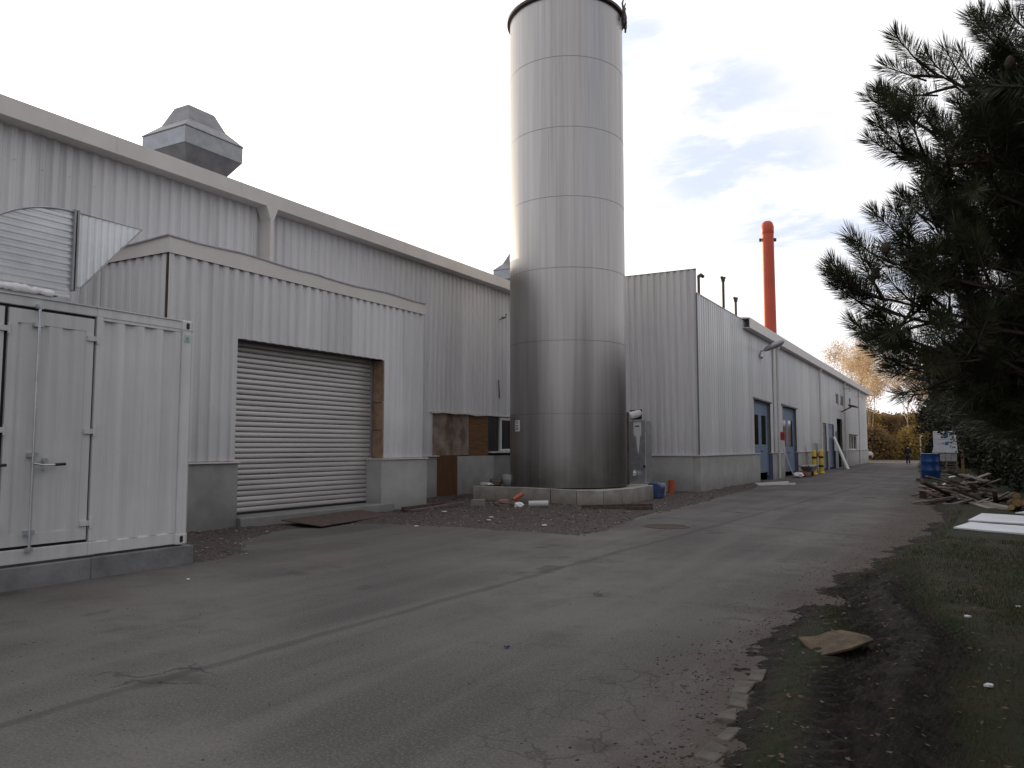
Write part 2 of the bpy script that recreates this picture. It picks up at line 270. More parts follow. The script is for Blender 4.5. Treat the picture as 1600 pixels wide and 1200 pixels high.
# ------------------------------------------------------------------ mesh helpers
class MB:
    def __init__(s): s.v = []; s.f = []; s.m = []; s.sm = []
    def add(s, vs, fs, mi=0, smooth=False):
        k = len(s.v); s.v += [tuple(p) for p in vs]; s.f += [tuple(i + k for i in f) for f in fs]; s.m += [mi] * len(fs); s.sm += [smooth] * len(fs); return s
    def box(s, x0, x1, y0, y1, z0, z1, mi=0):
        x0, x1 = sorted((x0, x1)); y0, y1 = sorted((y0, y1)); z0, z1 = sorted((z0, z1))
        return s.add([(x0, y0, z0), (x1, y0, z0), (x1, y1, z0), (x0, y1, z0), (x0, y0, z1), (x1, y0, z1), (x1, y1, z1), (x0, y1, z1)],
                     [(0, 3, 2, 1), (4, 5, 6, 7), (0, 1, 5, 4), (1, 2, 6, 5), (2, 3, 7, 6), (3, 0, 4, 7)], mi)
    def obox(s, c, size, rot=(0, 0, 0), mi=0, jit=0):
        m = Euler(rot).to_matrix(); a, b, d = [q / 2 for q in size]
        vs = [Vector(c) + m @ Vector((x * a + random.uniform(-jit, jit), y * b + random.uniform(-jit, jit), z * d + random.uniform(-jit, jit))) for z in (-1, 1) for (x, y) in ((-1, -1), (1, -1), (1, 1), (-1, 1))]
        return s.add(vs, [(0, 3, 2, 1), (4, 5, 6, 7), (0, 1, 5, 4), (1, 2, 6, 5), (2, 3, 7, 6), (3, 0, 4, 7)], mi)
    def prism(s, poly, axis, a0, a1, mi=0):   # poly of 2D points in the two other axes (in xyz order), extruded along axis
        def p3(p, a): q = list(p); q.insert(axis, a); return tuple(q)
        n = len(poly); vs = [p3(p, a0) for p in poly] + [p3(p, a1) for p in poly]
        fs = [tuple(range(n))[::-1], tuple(range(n, 2 * n))] + [(i, (i + 1) % n, n + (i + 1) % n, n + i) for i in range(n)]
        return s.add(vs, fs, mi)
    def tube(s, pts, rad, seg=8, mi=0, caps=True):
        pts = [Vector(p) for p in pts]; n = len(pts)
        if not hasattr(rad, '__len__'): rad = [rad] * n
        vs = []; prev = None
        for i, p in enumerate(pts):
            d = (pts[min(i + 1, n - 1)] - pts[max(i - 1, 0)]).normalized()
            if prev is None: a = d.orthogonal().normalized()
            else: a = (prev - d * prev.dot(d)).normalized()
            prev = a; b = d.cross(a)
            vs += [p + (a * math.cos(2 * math.pi * k / seg) + b * math.sin(2 * math.pi * k / seg)) * rad[i] for k in range(seg)]
        fs = [(i * seg + k, i * seg + (k + 1) % seg, (i + 1) * seg + (k + 1) % seg, (i + 1) * seg + k) for i in range(n - 1) for k in range(seg)]
        s.add(vs, fs, mi, True)
        if caps: s.add(vs[:seg], [tuple(range(seg))[::-1]], mi); s.add(vs[-seg:], [tuple(range(seg))], mi)
        return s
    def lathe(s, prof, c, seg=32, mi=0, smooth=True):
        vs = [(c[0] + r * math.cos(2 * math.pi * k / seg), c[1] + r * math.sin(2 * math.pi * k / seg), c[2] + z) for r, z in prof for k in range(seg)]
        fs = [(i * seg + k, i * seg + (k + 1) % seg, (i + 1) * seg + (k + 1) % seg, (i + 1) * seg + k) for i in range(len(prof) - 1) for k in range(seg)]
        return s.add(vs, fs, mi, smooth)
    def corr(s, axis, plane, sgn, u0, u1, z0, z1, pitch=.25, depth=.045, mi=0, prof=((0, 0), (.42, 0), (.56, 1), (.86, 1)), horiz=False, ztop=None):
        # ribbed sheet; axis 'x': plane at x, runs along y.  horiz: ribs run along u instead of z
        pts = []; k = math.floor(((z0 if horiz else u0)) / pitch) - 1; lo, hi = (z0, z1) if horiz else (u0, u1)
        while k * pitch < hi:
            for fr, h in prof: pts.append(((k + fr) * pitch, h))
            k += 1
        pts.append((k * pitch, 0)); us = [p[0] for p in pts]; hs = [p[1] for p in pts]
        seq = [lo] + [u for u in us if lo < u < hi] + [hi]; d = [float(np.interp(u, us, hs)) for u in seq]
        vs = []
        for u, h in zip(seq, d):
            off = plane - sgn * h * depth
            if horiz: pr = ((u0, u), (u1, u))
            else: pr = ((u, z0), (u, z1 if ztop is None else ztop(u)))
            for (a, z) in pr: vs.append((off, a, z) if axis == 'x' else (a, off, z))
        return s.add(vs, [(2 * i, 2 * i + 2, 2 * i + 3, 2 * i + 1) for i in range(len(seq) - 1)], mi)
    def build(s, name, mats, parent=None, bevel=0, label=None, cat=None, group=None, kind=None, loc=None):
        me = bpy.data.meshes.new(name)
        o = (parent['_l'] if parent is not None else loc) or (0, 0, 0)
        me.from_pydata([(a - o[0], b - o[1], c - o[2]) for a, b, c in s.v], [], s.f)
        if not isinstance(mats, (list, tuple)): mats = [mats]
        for m in mats: me.materials.append(M[m] if isinstance(m, str) else m)
        me.polygons.foreach_set('material_index', s.m); me.polygons.foreach_set('use_smooth', s.sm); me.update()
        ob = bpy.data.objects.new(name, me); COL.objects.link(ob)
        if parent is not None: ob.parent = parent['o']
        elif loc: ob.location = loc
        if bevel:
            b = ob.modifiers.new('bevel', 'BEVEL'); b.width = bevel; b.segments = 2; b.limit_method = 'ANGLE'
        tag(ob, label, cat, group, kind)
        return dict(o=ob, _l=o)
def tag(o, label=None, cat=None, group=None, kind=None):
    if label: o['label'] = label
    if cat: o['category'] = cat
    if group: o['group'] = group
    if kind: o['kind'] = kind
def thing(name, label, cat, loc, group=None):
    o = bpy.data.objects.new(name, None); COL.objects.link(o); o.location = loc; o.empty_display_size = .3
    tag(o, label, cat, group); return dict(o=o, _l=tuple(loc))
def dup(T, loc, label=None, rz=None):
    def cp(o, par):
        c = o.copy(); COL.objects.link(c)
        if par: c.parent = par
        for ch in o.children: cp(ch, c)
        return c
    c = cp(T['o'], None); c.location = loc
    if rz is not None: c.rotation_euler = (0, 0, rz)
    if label: c['label'] = label
    return dict(o=c, _l=tuple(loc))
def npmesh(name, V, F, mats, parent=None, mi=None, smooth=False, attr=None, **tg):
    """V (n,3) world, F (m,k) all faces same size"""
    me = bpy.data.meshes.new(name); o = parent['_l'] if parent is not None else tg.pop('loc', (0, 0, 0))
    V = (np.asarray(V, dtype=np.float32) - np.array(o, dtype=np.float32)); F = np.asarray(F, dtype=np.int32); k = F.shape[1]
    me.vertices.add(len(V)); me.vertices.foreach_set('co', V.ravel())
    me.loops.add(F.size); me.loops.foreach_set('vertex_index', F.ravel())
    me.polygons.add(len(F)); me.polygons.foreach_set('loop_start', np.arange(0, F.size, k, dtype=np.int32)); me.polygons.foreach_set('loop_total', np.full(len(F), k, dtype=np.int32))
    if not isinstance(mats, (list, tuple)): mats = [mats]
    for m in mats: me.materials.append(M[m])
    if mi is not None: me.polygons.foreach_set('material_index', mi.astype(np.int32))
    if smooth: me.polygons.foreach_set('use_smooth', np.ones(len(F), dtype=bool))
    me.update(calc_edges=True)
    if attr is not None:
        a = me.attributes.new(attr[0], 'FLOAT', 'POINT'); a.data.foreach_set('value', attr[1].astype(np.float32))
    ob = bpy.data.objects.new(name, me); COL.objects.link(ob)
    if parent is not None: ob.parent = parent['o']
    else: ob.location = o
    tag(ob, tg.get('label'), tg.get('cat'), tg.get('group'), tg.get('kind'))
    return dict(o=ob, _l=o)
# numpy value noise
_T = rng.random((256, 256))
def vn(x, y):
    xi = np.floor(x).astype(int); yi = np.floor(y).astype(int); fx = x - xi; fy = y - yi; fx = fx * fx * (3 - 2 * fx); fy = fy * fy * (3 - 2 * fy)
    g = lambda a, b: _T[a & 255, b & 255]
    return (g(xi, yi) * (1 - fx) + g(xi + 1, yi) * fx) * (1 - fy) + (g(xi, yi + 1) * (1 - fx) + g(xi + 1, yi + 1) * fx) * fy
def fbm(x, y, o=4): return sum(vn(x * 2 ** i + 17 * i, y * 2 ** i + 31 * i) / 2 ** (i + 1) for i in range(o)) - .5
# ------------------------------------------------------------------ ground
S = dict(kind='structure')
g = MB(); g.add([(-900, -900, -.12), (900, -900, -.12), (900, 900, -.12), (-900, 900, -.12)], [(0, 1, 2, 3)]); g.build('ground', 'earth', **S)
g = MB(); g.add([(-16, -40, 0), (14, -40, 0), (14, 30, 0), (-16, 30, 0), (4, 60, 0), (2, 135, 0), (-40, 135, 0), (-40, 87, 0), (-16, 87, 0)], [(0, 1, 2, 3), (3, 2, 4, 5, 6, 7, 8)])
g.build('road', 'asphalt', **S)
# gravel apron in front of the hall, a shallow heap of earth and stones
GX = [(7.2, -9.25), (7.8, -9.15), (8.6, -9.4), (9.28, -10.3), (10.8, -11.2), (12.0, -11.4), (12.9, -10.9), (13.2, -10.0), (13.3, -8.8), (13.2, -7.2), (13.12, -6.01), (14.3, -5.95), (17.6, -6.35), (22.3, -6.4), (31, -6.9), (36, -7.3)]
def gravel_z(x, y):
    poly = np.array([(-14.6, 7.0)] + [(b_, a_) for a_, b_ in GX] + [(-7.3, 37), (-14.6, 37)]); d = np.full(x.shape, 99.); ins = np.zeros(x.shape, bool)
    for (x0, y0), (x1, y1) in zip(poly, np.roll(poly, -1, 0)):
        t = np.clip(((x - x0) * (x1 - x0) + (y - y0) * (y1 - y0)) / ((x1 - x0) ** 2 + (y1 - y0) ** 2 + 1e-9), 0, 1); d = np.minimum(d, np.hypot(x - x0 - t * (x1 - x0), y - y0 - t * (y1 - y0)))
        ins ^= ((y0 > y) != (y1 > y)) & (x < (x1 - x0) * (y - y0) / (y1 - y0 + 1e-12) + x0)
    d = np.where(ins, d, -d) + fbm(x * 2.2, y * 2.2, 4) * .35
    return np.clip(d * .09, -.06, .03) + np.clip(d, 0, 1) * (fbm(x * 1.3, y * 1.3) * .08 + fbm(x * 6, y * 6) * .06 + .01) + fbm(x * 22, y * 22, 2) * .02, d
xs_ = np.arange(-14.6, -5.4, .055); ys = np.concatenate([np.arange(7.0, 20, .055), np.arange(20, 37, .11)]); GXX, GYY = np.meshgrid(xs_, ys); gx, gy = GXX.ravel(), GYY.ravel(); gz, gd = gravel_z(gx, gy)
idx = np.arange(gx.size).reshape(GXX.shape); F = np.stack([idx[:-1, :-1], idx[:-1, 1:], idx[1:, 1:], idx[1:, :-1]], -1).reshape(-1, 4)
npmesh('gravel_ground', np.stack([gx, gy, gz], 1), F, 'gravel', smooth=True, **S)
def stones(name, P, smin, smax, mats, **tg):
    base = np.array([(1, 0, 0), (-1, 0, 0), (0, 1, 0), (0, -1, 0), (0, 0, 1), (0, 0, -1)], float)
    fc = np.array([(0, 2, 4), (2, 1, 4), (1, 3, 4), (3, 0, 4), (2, 0, 5), (1, 2, 5), (3, 1, 5), (0, 3, 5)])
    n = len(P); s = smin + (smax - smin) * rng.random(n) ** 3
    a = rng.random(n) * 6.28; V = base[None] * (1 + .5 * (rng.random((n, 6, 1)) - .5)) * np.array([1, .7, .45])
    c, d = np.cos(a), np.sin(a); V = np.stack([V[..., 0] * c[:, None] - V[..., 1] * d[:, None], V[..., 0] * d[:, None] + V[..., 1] * c[:, None], V[..., 2]], -1)
    V = V * s[:, None, None] + P[:, None, :]
    Fa = (fc[None] + 6 * np.arange(n)[:, None, None]).reshape(-1, 3)
    return npmesh(name, V.reshape(-1, 3), Fa, mats, mi=np.repeat(rng.choice(len(mats), n, p=np.array([.5, .3, .2])[:len(mats)] / sum([.5, .3, .2][:len(mats)])), 8), **tg)
k = rng.choice(np.where(gd > -.06)[0], 14000); P = np.stack([gx[k] + rng.normal(0, .06, 14000), gy[k] + rng.normal(0, .06, 14000), np.maximum(gz[k], 0)], 1)
M['st0'] = mat('soil_crumb', (.032, .026, .022), .95); M['st1'] = mat('dark_stone', (.07, .058, .052), .9, var=.3, vs=8); M['st2'] = mat('grey_stone', (.13, .12, .115), .9, var=.3, vs=8); M['st3'] = mat('pale_rubble', (.26, .23, .20), .9, var=.3, vs=8)
stones('gravel_stones', P, .008, .05, ['st1', 'st2', 'st3'], kind='stuff', label='loose stones and rubble scattered over the brown gravel in front of the hall', cat='gravel')
# verge: earth, ruts and grass on the right
VX = [(-3, -1.0), (2, -1.1), (4.03, -1.19), (4.5, -1.26), (5.44, -1.36), (6.28, -1.42), (6.81, -1.5), (8.04, -1.44), (10.36, -1.41), (12.76, -1.11), (16.4, -.67), (21.1, -.45), (24.4, -.74), (30.8, -1.2), (52, -2.1), (75, -3.2), (100, -4)]
ys = [-3.]; 
while ys[-1] < 100: ys.append(ys[-1] + max(.028, .0055 * max(ys[-1], 0)))
ys = np.array(ys); us = np.concatenate([np.linspace(-.9, 2.6, 120), np.linspace(2.7, 6, 24), np.linspace(6.5, 40, 16)])
vy = np.repeat(ys, len(us)); ve = np.interp(ys, [p[0] for p in VX], [p[1] for p in VX]); vx = np.repeat(ve, len(us)) + np.tile(us, len(ys)) * np.repeat(np.clip(1 + .0 * ys, 1, 1), len(us))
dv = vx - np.repeat(ve, len(us))
def rutc(y): return np.interp(y, [2, 4, 5.5, 7, 9, 12, 18], [-.55, -.50, -.62, -.50, -.95, -1.0, -1.5])   # rut centre
def vh(x, y):
    e = np.interp(y, [p[0] for p in VX], [p[1] for p in VX]); d = x - e
    nz = fbm(x * 1.7, y * 1.7) 
    h = np.clip((d + nz * .55) * .22, -.06, .10) + .05 * fbm(x * .7 + 5, y * .7)
    near = np.clip((13 - y) / 4, 0, 1)
    mud = np.exp(-((x - rutc(y) - .1) / .46) ** 2) * near
    mud = np.maximum(mud, np.exp(-((d - .05) / .26) ** 2) * .8)
    r1 = np.exp(-((x - rutc(y) - .22 * np.sin(y * .6)) / .20) ** 2); r2 = np.exp(-((x - rutc(y) - .45) / .18) ** 2)
    tread = np.sin((y + .9 * np.abs(x - rutc(y))) * 2 * math.pi / .13)
    h = h + mud * (.06 * fbm(x * 4, y * 4) + .075 * fbm(x * 15, y * 15, 3) + .03 * fbm(x * 38, y * 38, 2)) - near * (r1 * (.065 - .042 * tread) + r2 * (.05 - .036 * tread)) + near * .05 * np.exp(-((x - rutc(y) - .23) / .09) ** 2)
    h = h + .012 * fbm(x * 20, y * 20, 3)
    return np.where(d > .35, np.maximum(h, .012 + .02 * fbm(x * 9, y * 9)+.01), h), mud
vz, mud = vh(vx, vy)
vz = np.where(dv < -.5, np.minimum(vz, -.01), vz)
n_, m_ = len(ys), len(us); idx = np.arange(n_ * m_).reshape(n_, m_)
F = np.stack([idx[:-1, :-1], idx[:-1, 1:], idx[1:, 1:], idx[1:, :-1]], -1).reshape(-1, 4)
npmesh('verge_ground', np.stack([vx, vy, vz], 1), F, 'verge', smooth=True, attr=('mud', mud), **S)
n = 9000; y = 2.4 + 34 * rng.random(n) ** 1.7; sp_ = .05 + .012 * y; x = np.interp(y, [p[0] for p in VX], [p[1] for p in VX]) + rng.normal(-.02, 1, n) * (sp_ + .18 * rng.random(n) ** 2) + fbm(y * 1.3, y * .2) * .8; z, _ = vh(x, y)
stones('soil_crumbs', np.stack([x, y, np.maximum(z, .0) + .0005], 1), .002, .017, ['st0', 'st1', 'st2'], kind='stuff', label='dark soil crumbs and grit spread over the ragged edge of the asphalt', cat='soil')
n = 1500; x = -9 + 8 * rng.random(n) ** .7; y = 2.8 + 26 * rng.random(n) ** 1.5; keep = ~((x < -5.6) & (y > 12.4)) & ~((x < -9.0) & (y < 8)); x, y = x[keep], y[keep]
stones('road_grit', np.stack([x, y, np.full(len(x), .001)], 1), .002, .011, ['st0', 'st1', 'leaf'], kind='stuff', label='small grit and leaf crumbs lying loose on the asphalt road', cat='grit')
# grass blades
def blades(n, xr, yr, hmin, hmax, w):
    y = yr[0] + (yr[1] - yr[0]) * rng.random(n) ** 1.4; x = xr[0] + (xr[1] - xr[0]) * rng.random(n); z, md = vh(x, y)
    e = np.interp(y, [p[0] for p in VX], [p[1] for p in VX]); clump = fbm(x * 2.2 + 9, y * 2.2, 4)
    keep = (rng.random(n) > md * 1.3) & ~((y > 15) & (y < 22) & (x > -.3 + (y - 15) * .05)) & (x > e + .12 + .3 * rng.random(n)) & (clump + .25 * rng.random(n) > -.02); x, y, z, clump = x[keep], y[keep], z[keep], clump[keep]; n = len(x)
    h = (hmin + (hmax - hmin) * rng.random(n) ** 2) * (1 + clump); a = rng.random(n) * 6.28; l = rng.random(n) * .9; b = rng.random(n) * 6.28
    dx, dy = np.cos(a) * w, np.sin(a) * w; tx, ty = np.cos(b) * l * h, np.sin(b) * l * h
    V = np.stack([np.stack([x - dx, y - dy, z - .005], 1), np.stack([x + dx, y + dy, z - .005], 1), np.stack([x + tx, y + ty, z + h], 1)], 1)
    return V.reshape(-1, 3)
V = np.concatenate([blades(60000, (-1.4, 3.2), (2.5, 9), .015, .06, .0022), blades(50000, (-1.3, 3.2), (8, 22), .02, .07, .004)])
npmesh('grass', V, np.arange(len(V)).reshape(-1, 3), 'grass', kind='stuff', label='short thin grass growing on the earth verge right of the road', cat='grass')
n = 2200; y = 2.5 + 20 * rng.random(n) ** 1.6; x = np.interp(y, [p[0] for p in VX], [p[1] for p in VX]) - .25 + 4 * rng.random(n) ** 1.1; z, _ = vh(x, y); z = np.maximum(z, 0) + .006
a = rng.random(n) * 6.28; s = .008 + .016 * rng.random(n); q = []
for i, (cx, cy) in enumerate([(1, 0), (0, .55), (-1, 0), (0, -.55)]):
    q.append(np.stack([x + s * (cx * np.cos(a) - cy * np.sin(a)), y + s * (cx * np.sin(a) + cy * np.cos(a)), z + rng.random(n) * .012], 1))
V = np.stack(q, 1).reshape(-1, 3); npmesh('fallen_leaves', V, np.arange(len(V)).reshape(-1, 4), 'leaf', kind='stuff', label='brown fallen leaves lying on the verge and road edge', cat='leaves')
# ------------------------------------------------------------------ main hall
def scr(b, mk, u0, u1, zs):
    for z in zs:
        for u in np.arange(u0, u1, .5):
            if random.random() < .5: b.obox(mk(u, z + random.uniform(-.03, .03)), (.018, .018, .018), (0, 0, .6))
HX = -14.3
T = thing('factory_hall', 'long pale ribbed-metal hall behind the roller-door annex, with wide pale eave', 'factory hall', (HX, 20, 0))
b = MB(); b.corr('x', HX, 1, -8, 20.39, 1.3, 7.4); b.corr('x', HX, 1, 20.39, 27.2, 2.66, 7.4); b.corr('x', HX, 1, 27.2, 87, 1.3, 7.4); scr(b, lambda u, z: (-14.295, u, z), 2.06, 27, (4.2, 5.6, 6.6)); b.build('wall', 'clad', T)
b = MB(); b.box(-14.8, -14.45, -8, 20.39, 0, 7.4); b.box(-14.8, -14.45, 20.39, 27.2, 2.66, 7.4); b.box(-14.8, -14.45, 27.2, 87, 0, 7.4); b.box(-14.8, -14.5, 20.39, 27.2, 0, 1.3); b.box(-34, -14.8, -8.2, -8, 0, 7.5); b.box(-34, -33.8, -8, 87, 0, 7.5); b.box(-34, -14.5, 86.6, 86.8, 0, 7.5); b.build('backing_core', 'trimdark', T)  # core behind the cladding, added to block light
b = MB(); b.box(-14.44, -14.26, -8, 20.55, -.1, 1.27); b.box(-14.44, -14.26, 21.75, 24.03, -.1, 1.27); b.build('plinth', 'concrete2', T)
b = MB(); b.box(-14.44, -14.28, 24.03, 27.15, -.1, 1.27); b.build('plinth', 'concrete', T)
b = MB(); b.box(-14.44, -14.2, -8, 20.6, 1.272, 1.305); b.build('plinth_cap', 'trim', T)
b = MB(); b.box(-14.42, -14.285, 20.56, 21.74, 0, 1.3); b.build('infill_board', 'door_brown', T, bevel=.004)
b = MB(); b.box(-14.44, -14.37, 20.41, 22.57, 1.305, 2.655); b.build('infill_board', 'ply', T, label='large pale scuffed plywood sheet')
b = MB(); b.box(-14.44, -14.355, 22.58, 23.8, 1.28, 2.655); b.build('infill_board', 'ply2', T, label='narrow orange-brown plywood sheet')
b = MB(); b.prism([(20.2, 2.64), (20.5, 2.62), (20.9, 2.66), (21.6, 2.63), (22.3, 2.655), (22.9, 2.61), (23.5, 2.65), (27.2, 2.64), (27.2, 2.69), (20.2, 2.69)], 0, -14.3, -14.25); b.build('drip_trim', 'trim', T)
w = thing_w = MB(); w.box(-14.40, -14.30, 24.56, 24.66, 1.42, 2.62); w.box(-14.40, -14.30, 24.66, 27.1, 2.53, 2.62); w.box(-14.40, -14.30, 24.66, 27.1, 1.42, 1.5); w.box(-14.40, -14.30, 25.85, 25.93, 1.5, 2.53)
w = w.build('window', 'white', T); c = MB(); c.box(-14.38, -14.36, 24.66, 25.85, 1.5, 2.53); c.build('pane', 'glass', w); c = MB(); c.box(-14.38, -14.36, 25.93, 27.1, 1.5, 2.53); c.build('pane', 'glass', w)
c = MB(); c.box(-14.44, -14.37, 23.82, 24.55, 1.42, 2.63); c.build('pane', 'glass', T); c = MB(); c.box(-14.44, -14.22, 23.85, 27.1, 1.36, 1.415); c.build('window_sill', 'trim', T)
b = MB(); b.box(-14.62, -13.95, -8, 86, 7.22, 7.56)
for y in np.arange(-6, 86, 3.05): b.box(-13.952, -13.944, y, y + .02, 7.21, 7.57)
b.build('fascia', 'trim', T, bevel=.012)
b = MB(); b.prism([(13.05, 7.23), (13.42, 7.23), (13.30, 6.93), (13.18, 6.93)], 0, -14.27, -13.945); b.box(-14.27, -13.947, 13.19, 13.29, 5.3, 6.93); b.build('downpipe_cover', 'trim', T)
b = MB(); b.add([(-13.97, -8, 7.565), (-13.97, 86, 7.565), (-24, 86, 8.4), (-24, -8, 8.4), (-34, 86, 7.56), (-34, -8, 7.56)], [(0, 1, 2, 3), (3, 2, 4, 5)]); b.add([(-14, -8, 7.5), (-24, -8, 8.39), (-34, -8, 7.5)], [(0, 1, 2)]); b.build('roof', 'roofing', T)
b = MB(); b.tube([(-14.3, 24.5, 6.15), (-14.05, 24.5, 6.2), (-13.98, 24.42, 6.32)], .018, 6); b.tube([(-14.3, 24.62, 6.25), (-14.1, 24.6, 6.22)], .018, 6); b.build('wall_bracket', 'cable', T)
b = MB(); b.tube([(-14.25, 24.35, 3.95), (-14.23, 24.37, 3.3)], .02, 6); b.build('cable_end', 'black', T)
# ------------------------------------------------------------------ annex with roller door
A = thing('roller_door_annex', 'lower ribbed-metal annex with wide flat roof band and a big roller shutter', 'annex building', (-13.3, 13.2, 0))
AX = -12.3
b = MB(); b.corr('x', AX, 1, 9.25, 10.9, 1.31, 5.09); b.corr('x', AX, 1, 10.9, 15.45, 3.72, 5.09); b.corr('x', AX, 1, 15.45, 17.06, 1.31, 5.09)
b.corr('y', 9.25, -1, -14.3, AX - .06, 1.31, 5.09); b.corr('y', 17.06, 1, -14.3, AX - .04, 1.31, 5.09); scr(b, lambda u, z: (AX + .004, u, z), 9.4, 17, (4.1, 4.75)); b.build('wall', 'clad', A)
b = MB(); b.box(-12.44, AX - .06, 9.3, 10.88, 0, 5.2); b.box(-12.44, AX - .06, 10.88, 15.47, 3.74, 5.2); b.box(-12.44, AX - .06, 15.47, 17.0, 0, 5.2); b.box(-14.3, -12.44, 9.32, 9.42, 0, 5.2); b.box(-14.3, -12.44, 16.9, 17.0, 0, 5.2); b.box(-14.28, -12.44, 9.42, 16.9, 5.1, 5.2); b.build('backing_core', 'trimdark', A)
# flashing: band with a slightly wavy top edge
def wavy(y): return 5.40 + .014 * math.sin(y * 1.3) + .012 * math.sin(y * 2.9 + 1) - (.02 if y > 13.2 else 0)
yy = np.linspace(9.21, 17.1, 40); b = MB()
vs = [(AX + .02, y, 5.085) for y in yy] + [(AX + .03, y, wavy(y)) for y in yy]; n = len(yy)
b.add(vs, [(i, i + 1, n + i + 1, n + i) for i in range(n - 1)])
xx = [AX + .03, -12.8, -13.4, -14.29]; zt = [wavy(9.21), 5.375, 5.34, 5.27]
b.add([(x, 9.21, 5.085) for x in xx] + [(x, 9.21, z) for x, z in zip(xx, zt)], [(i + 1, i, 4 + i, 5 + i) for i in range(3)])
b.add([(AX + .02, 17.1, 5.085), (-14.29, 17.1, 5.085), (-14.29, 17.1, 5.25), (AX + .03, 17.1, wavy(17.1))], [(0, 1, 2, 3)])
b.build('roof_band', 'trim', A)
b = MB(); b.add([(AX + .05, y, wavy(y) + .004) for y in yy] + [(-14.29, y, 5.28) for y in yy] + [(AX + .05, y, wavy(y) - .022) for y in yy], [(i, i + 1, n + i + 1, n + i) for i in range(n - 1)] + [(i, i + 1, 2 * n + i + 1, 2 * n + i) for i in range(n - 1)])
b.prism([(AX + .05, wavy(9.21) + .004), (-13.4, 5.345), (-14.28, 5.275), (-14.28, 5.255), (-13.4, 5.32), (AX + .05, wavy(9.21) - .02)], 1, 9.17, 9.2); b.build('roof', 'galvdark', A)
b = MB(); b.box(-12.37, -12.315, 9.245, 9.285, 3.3, 5.08); b.build('corner_post', 'rust', A)
b = MB(); b.box(-12.46, -12.25, 9.19, 10.9, -.1, 1.27); b.box(-14.3, -12.46, 9.19, 9.31, -.1, 1.27); b.build('plinth', 'concrete', A)
b = MB(); b.box(-12.72, -12.24, 15.3, 17.18, -.1, 1.27); b.box(-14.3, -12.72, 17.05, 17.18, -.1, 1.27); b.build('plinth', 'concrete2', A)
b = MB(); b.box(-12.47, -12.2, 9.15, 10.92, 1.272, 1.30); b.box(-14.3, -12.47, 9.15, 9.3, 1.272, 1.30); b.build('plinth_cap', 'trim', A); b = MB(); b.box(-12.7, -12.2, 15.28, 17.2, 1.272, 1.30); b.build('plinth_cap', 'trim', A)
b = MB()
for z0, z1 in ((1.31, 1.98), (1.995, 2.66), (2.675, 3.71)): b.box(-12.66, -12.33, 15.455, 15.49, z0, z1)
b.build('jamb_boards', 'wood', A, bevel=.003)
b = MB(); b.box(-12.85, -12.67, 15.44, 15.56, .22, 3.9); b.box(-12.72, -12.67, 15.41, 15.44, .22, 3.72); b.build('guide_rail', 'galvdark', A); b = MB(); b.box(-12.85, -12.67, 10.9, 11.02, .22, 3.9); b.build('guide_rail', 'galvdark', A)
b = MB(); b.box(-12.98, -12.47, 10.9, 15.5, 3.74, 3.86); b.build('lintel', 'trimdark', A)
d = MB(); ns = 32; zb, ztp = .26, 3.74; p = (ztp - zb) / ns; rnd = random.Random(3)
for i in range(ns):
    z = zb + i * p; j = rnd.uniform(-.005, .006) if i < 9 else rnd.uniform(-.0015, .0015)
    pr = [(-12.745 + j, z), (-12.718 + j, z + p * .10), (-12.712 + j, z + p * .35), (-12.716 + j, z + p * .65), (-12.722 + j, z + p * .88), (-12.75, z + p * .93), (-12.765, z + p)]
    d.add([(x, 11.02, zz) for x, zz in pr] + [(x, 15.44, zz) for x, zz in pr], [(k, 7 + k, 8 + k, k + 1) for k in range(6)])
D = d.build('roller_shutter', 'shutter', A); c = MB(); c.box(-12.77, -12.70, 11.02, 15.44, .225, .262); c.build('bottom_rail', 'black', D)
c = MB(); c.box(-12.716, -12.712, 15.05, 15.44, .3, 3.7)  
b = MB(); b.prism([(-13.0, -.1), (-13.0, .222), (-12.2, .215), (-12.15, .19), (-12.12, -.1)], 1, 10.91, 15.7); b.build('door_threshold', 'concrete', A)
MB().obox((-11.55, 13.1, .085), (.95, 2.8, .018), (0, .09, .14)).build('steel_plate', 'rust', label='thin dark rusty plate lying in front of the roller shutter', cat='plate', loc=(-11.45, 13.1, .1))
MB().obox((-11.75, 16.35, .09), (.09, 1.75, .1), (.0, .0, .03)).build('timber_beam', 'redwood', label='reddish timber lying against the pale plinth right of the shutter', cat='timber', loc=(-11.75, 16.35, .05), bevel=.004)
MB().obox((-11.45, 16.6, .09), (.12, 2.3, .045), (.03, .02, -.02)).build('board', 'oldwood', label='thin grey board on the gravel in front of the reddish timber', cat='board', loc=(-11.45, 16.6, .05))
# ------------------------------------------------------------------ container, footing, duct
F0 = MB(); F0.box(-11.8, -9.22, 1.2, 5.995, -.1, .25); F0.box(-11.8, -9.22, 6.0, 7.47, -.1, .25); F0.build('concrete_footing', 'footing', label='dark grey concrete footing strip under the shipping container', cat='concrete footing', loc=(-9.3, 5, 0), bevel=.01)
K = thing('shipping_container', 'pale grey shipping container with side doors and lock rod, at left edge', 'container', (-10.5, 4.4, .26))
cx0, cx1, cy0, cy1, cz0, cz1 = -11.7, -9.26, 1.33, 7.38, .27, 3.33
b = MB()
b.box(cx1 - .16, cx1, cy1 - .16, cy1, cz0, cz1); b.box(cx1 - .16, cx1, cy0, cy0 + .16, cz0, cz1); b.box(cx0, cx0 + .16, cy1 - .16, cy1, cz0, cz1)
b.box(cx1 - .1, cx1 - .012, cy0 + .16, cy1 - .16, 3.2, 3.315); b.box(cx1 - .1, cx1 - .002, cy0 + .16, 6.06, cz0 + .01, .44); b.box(cx1 - .1, cx1 - .03, 6.06, cy1 - .16, cz0 + .01, .43)
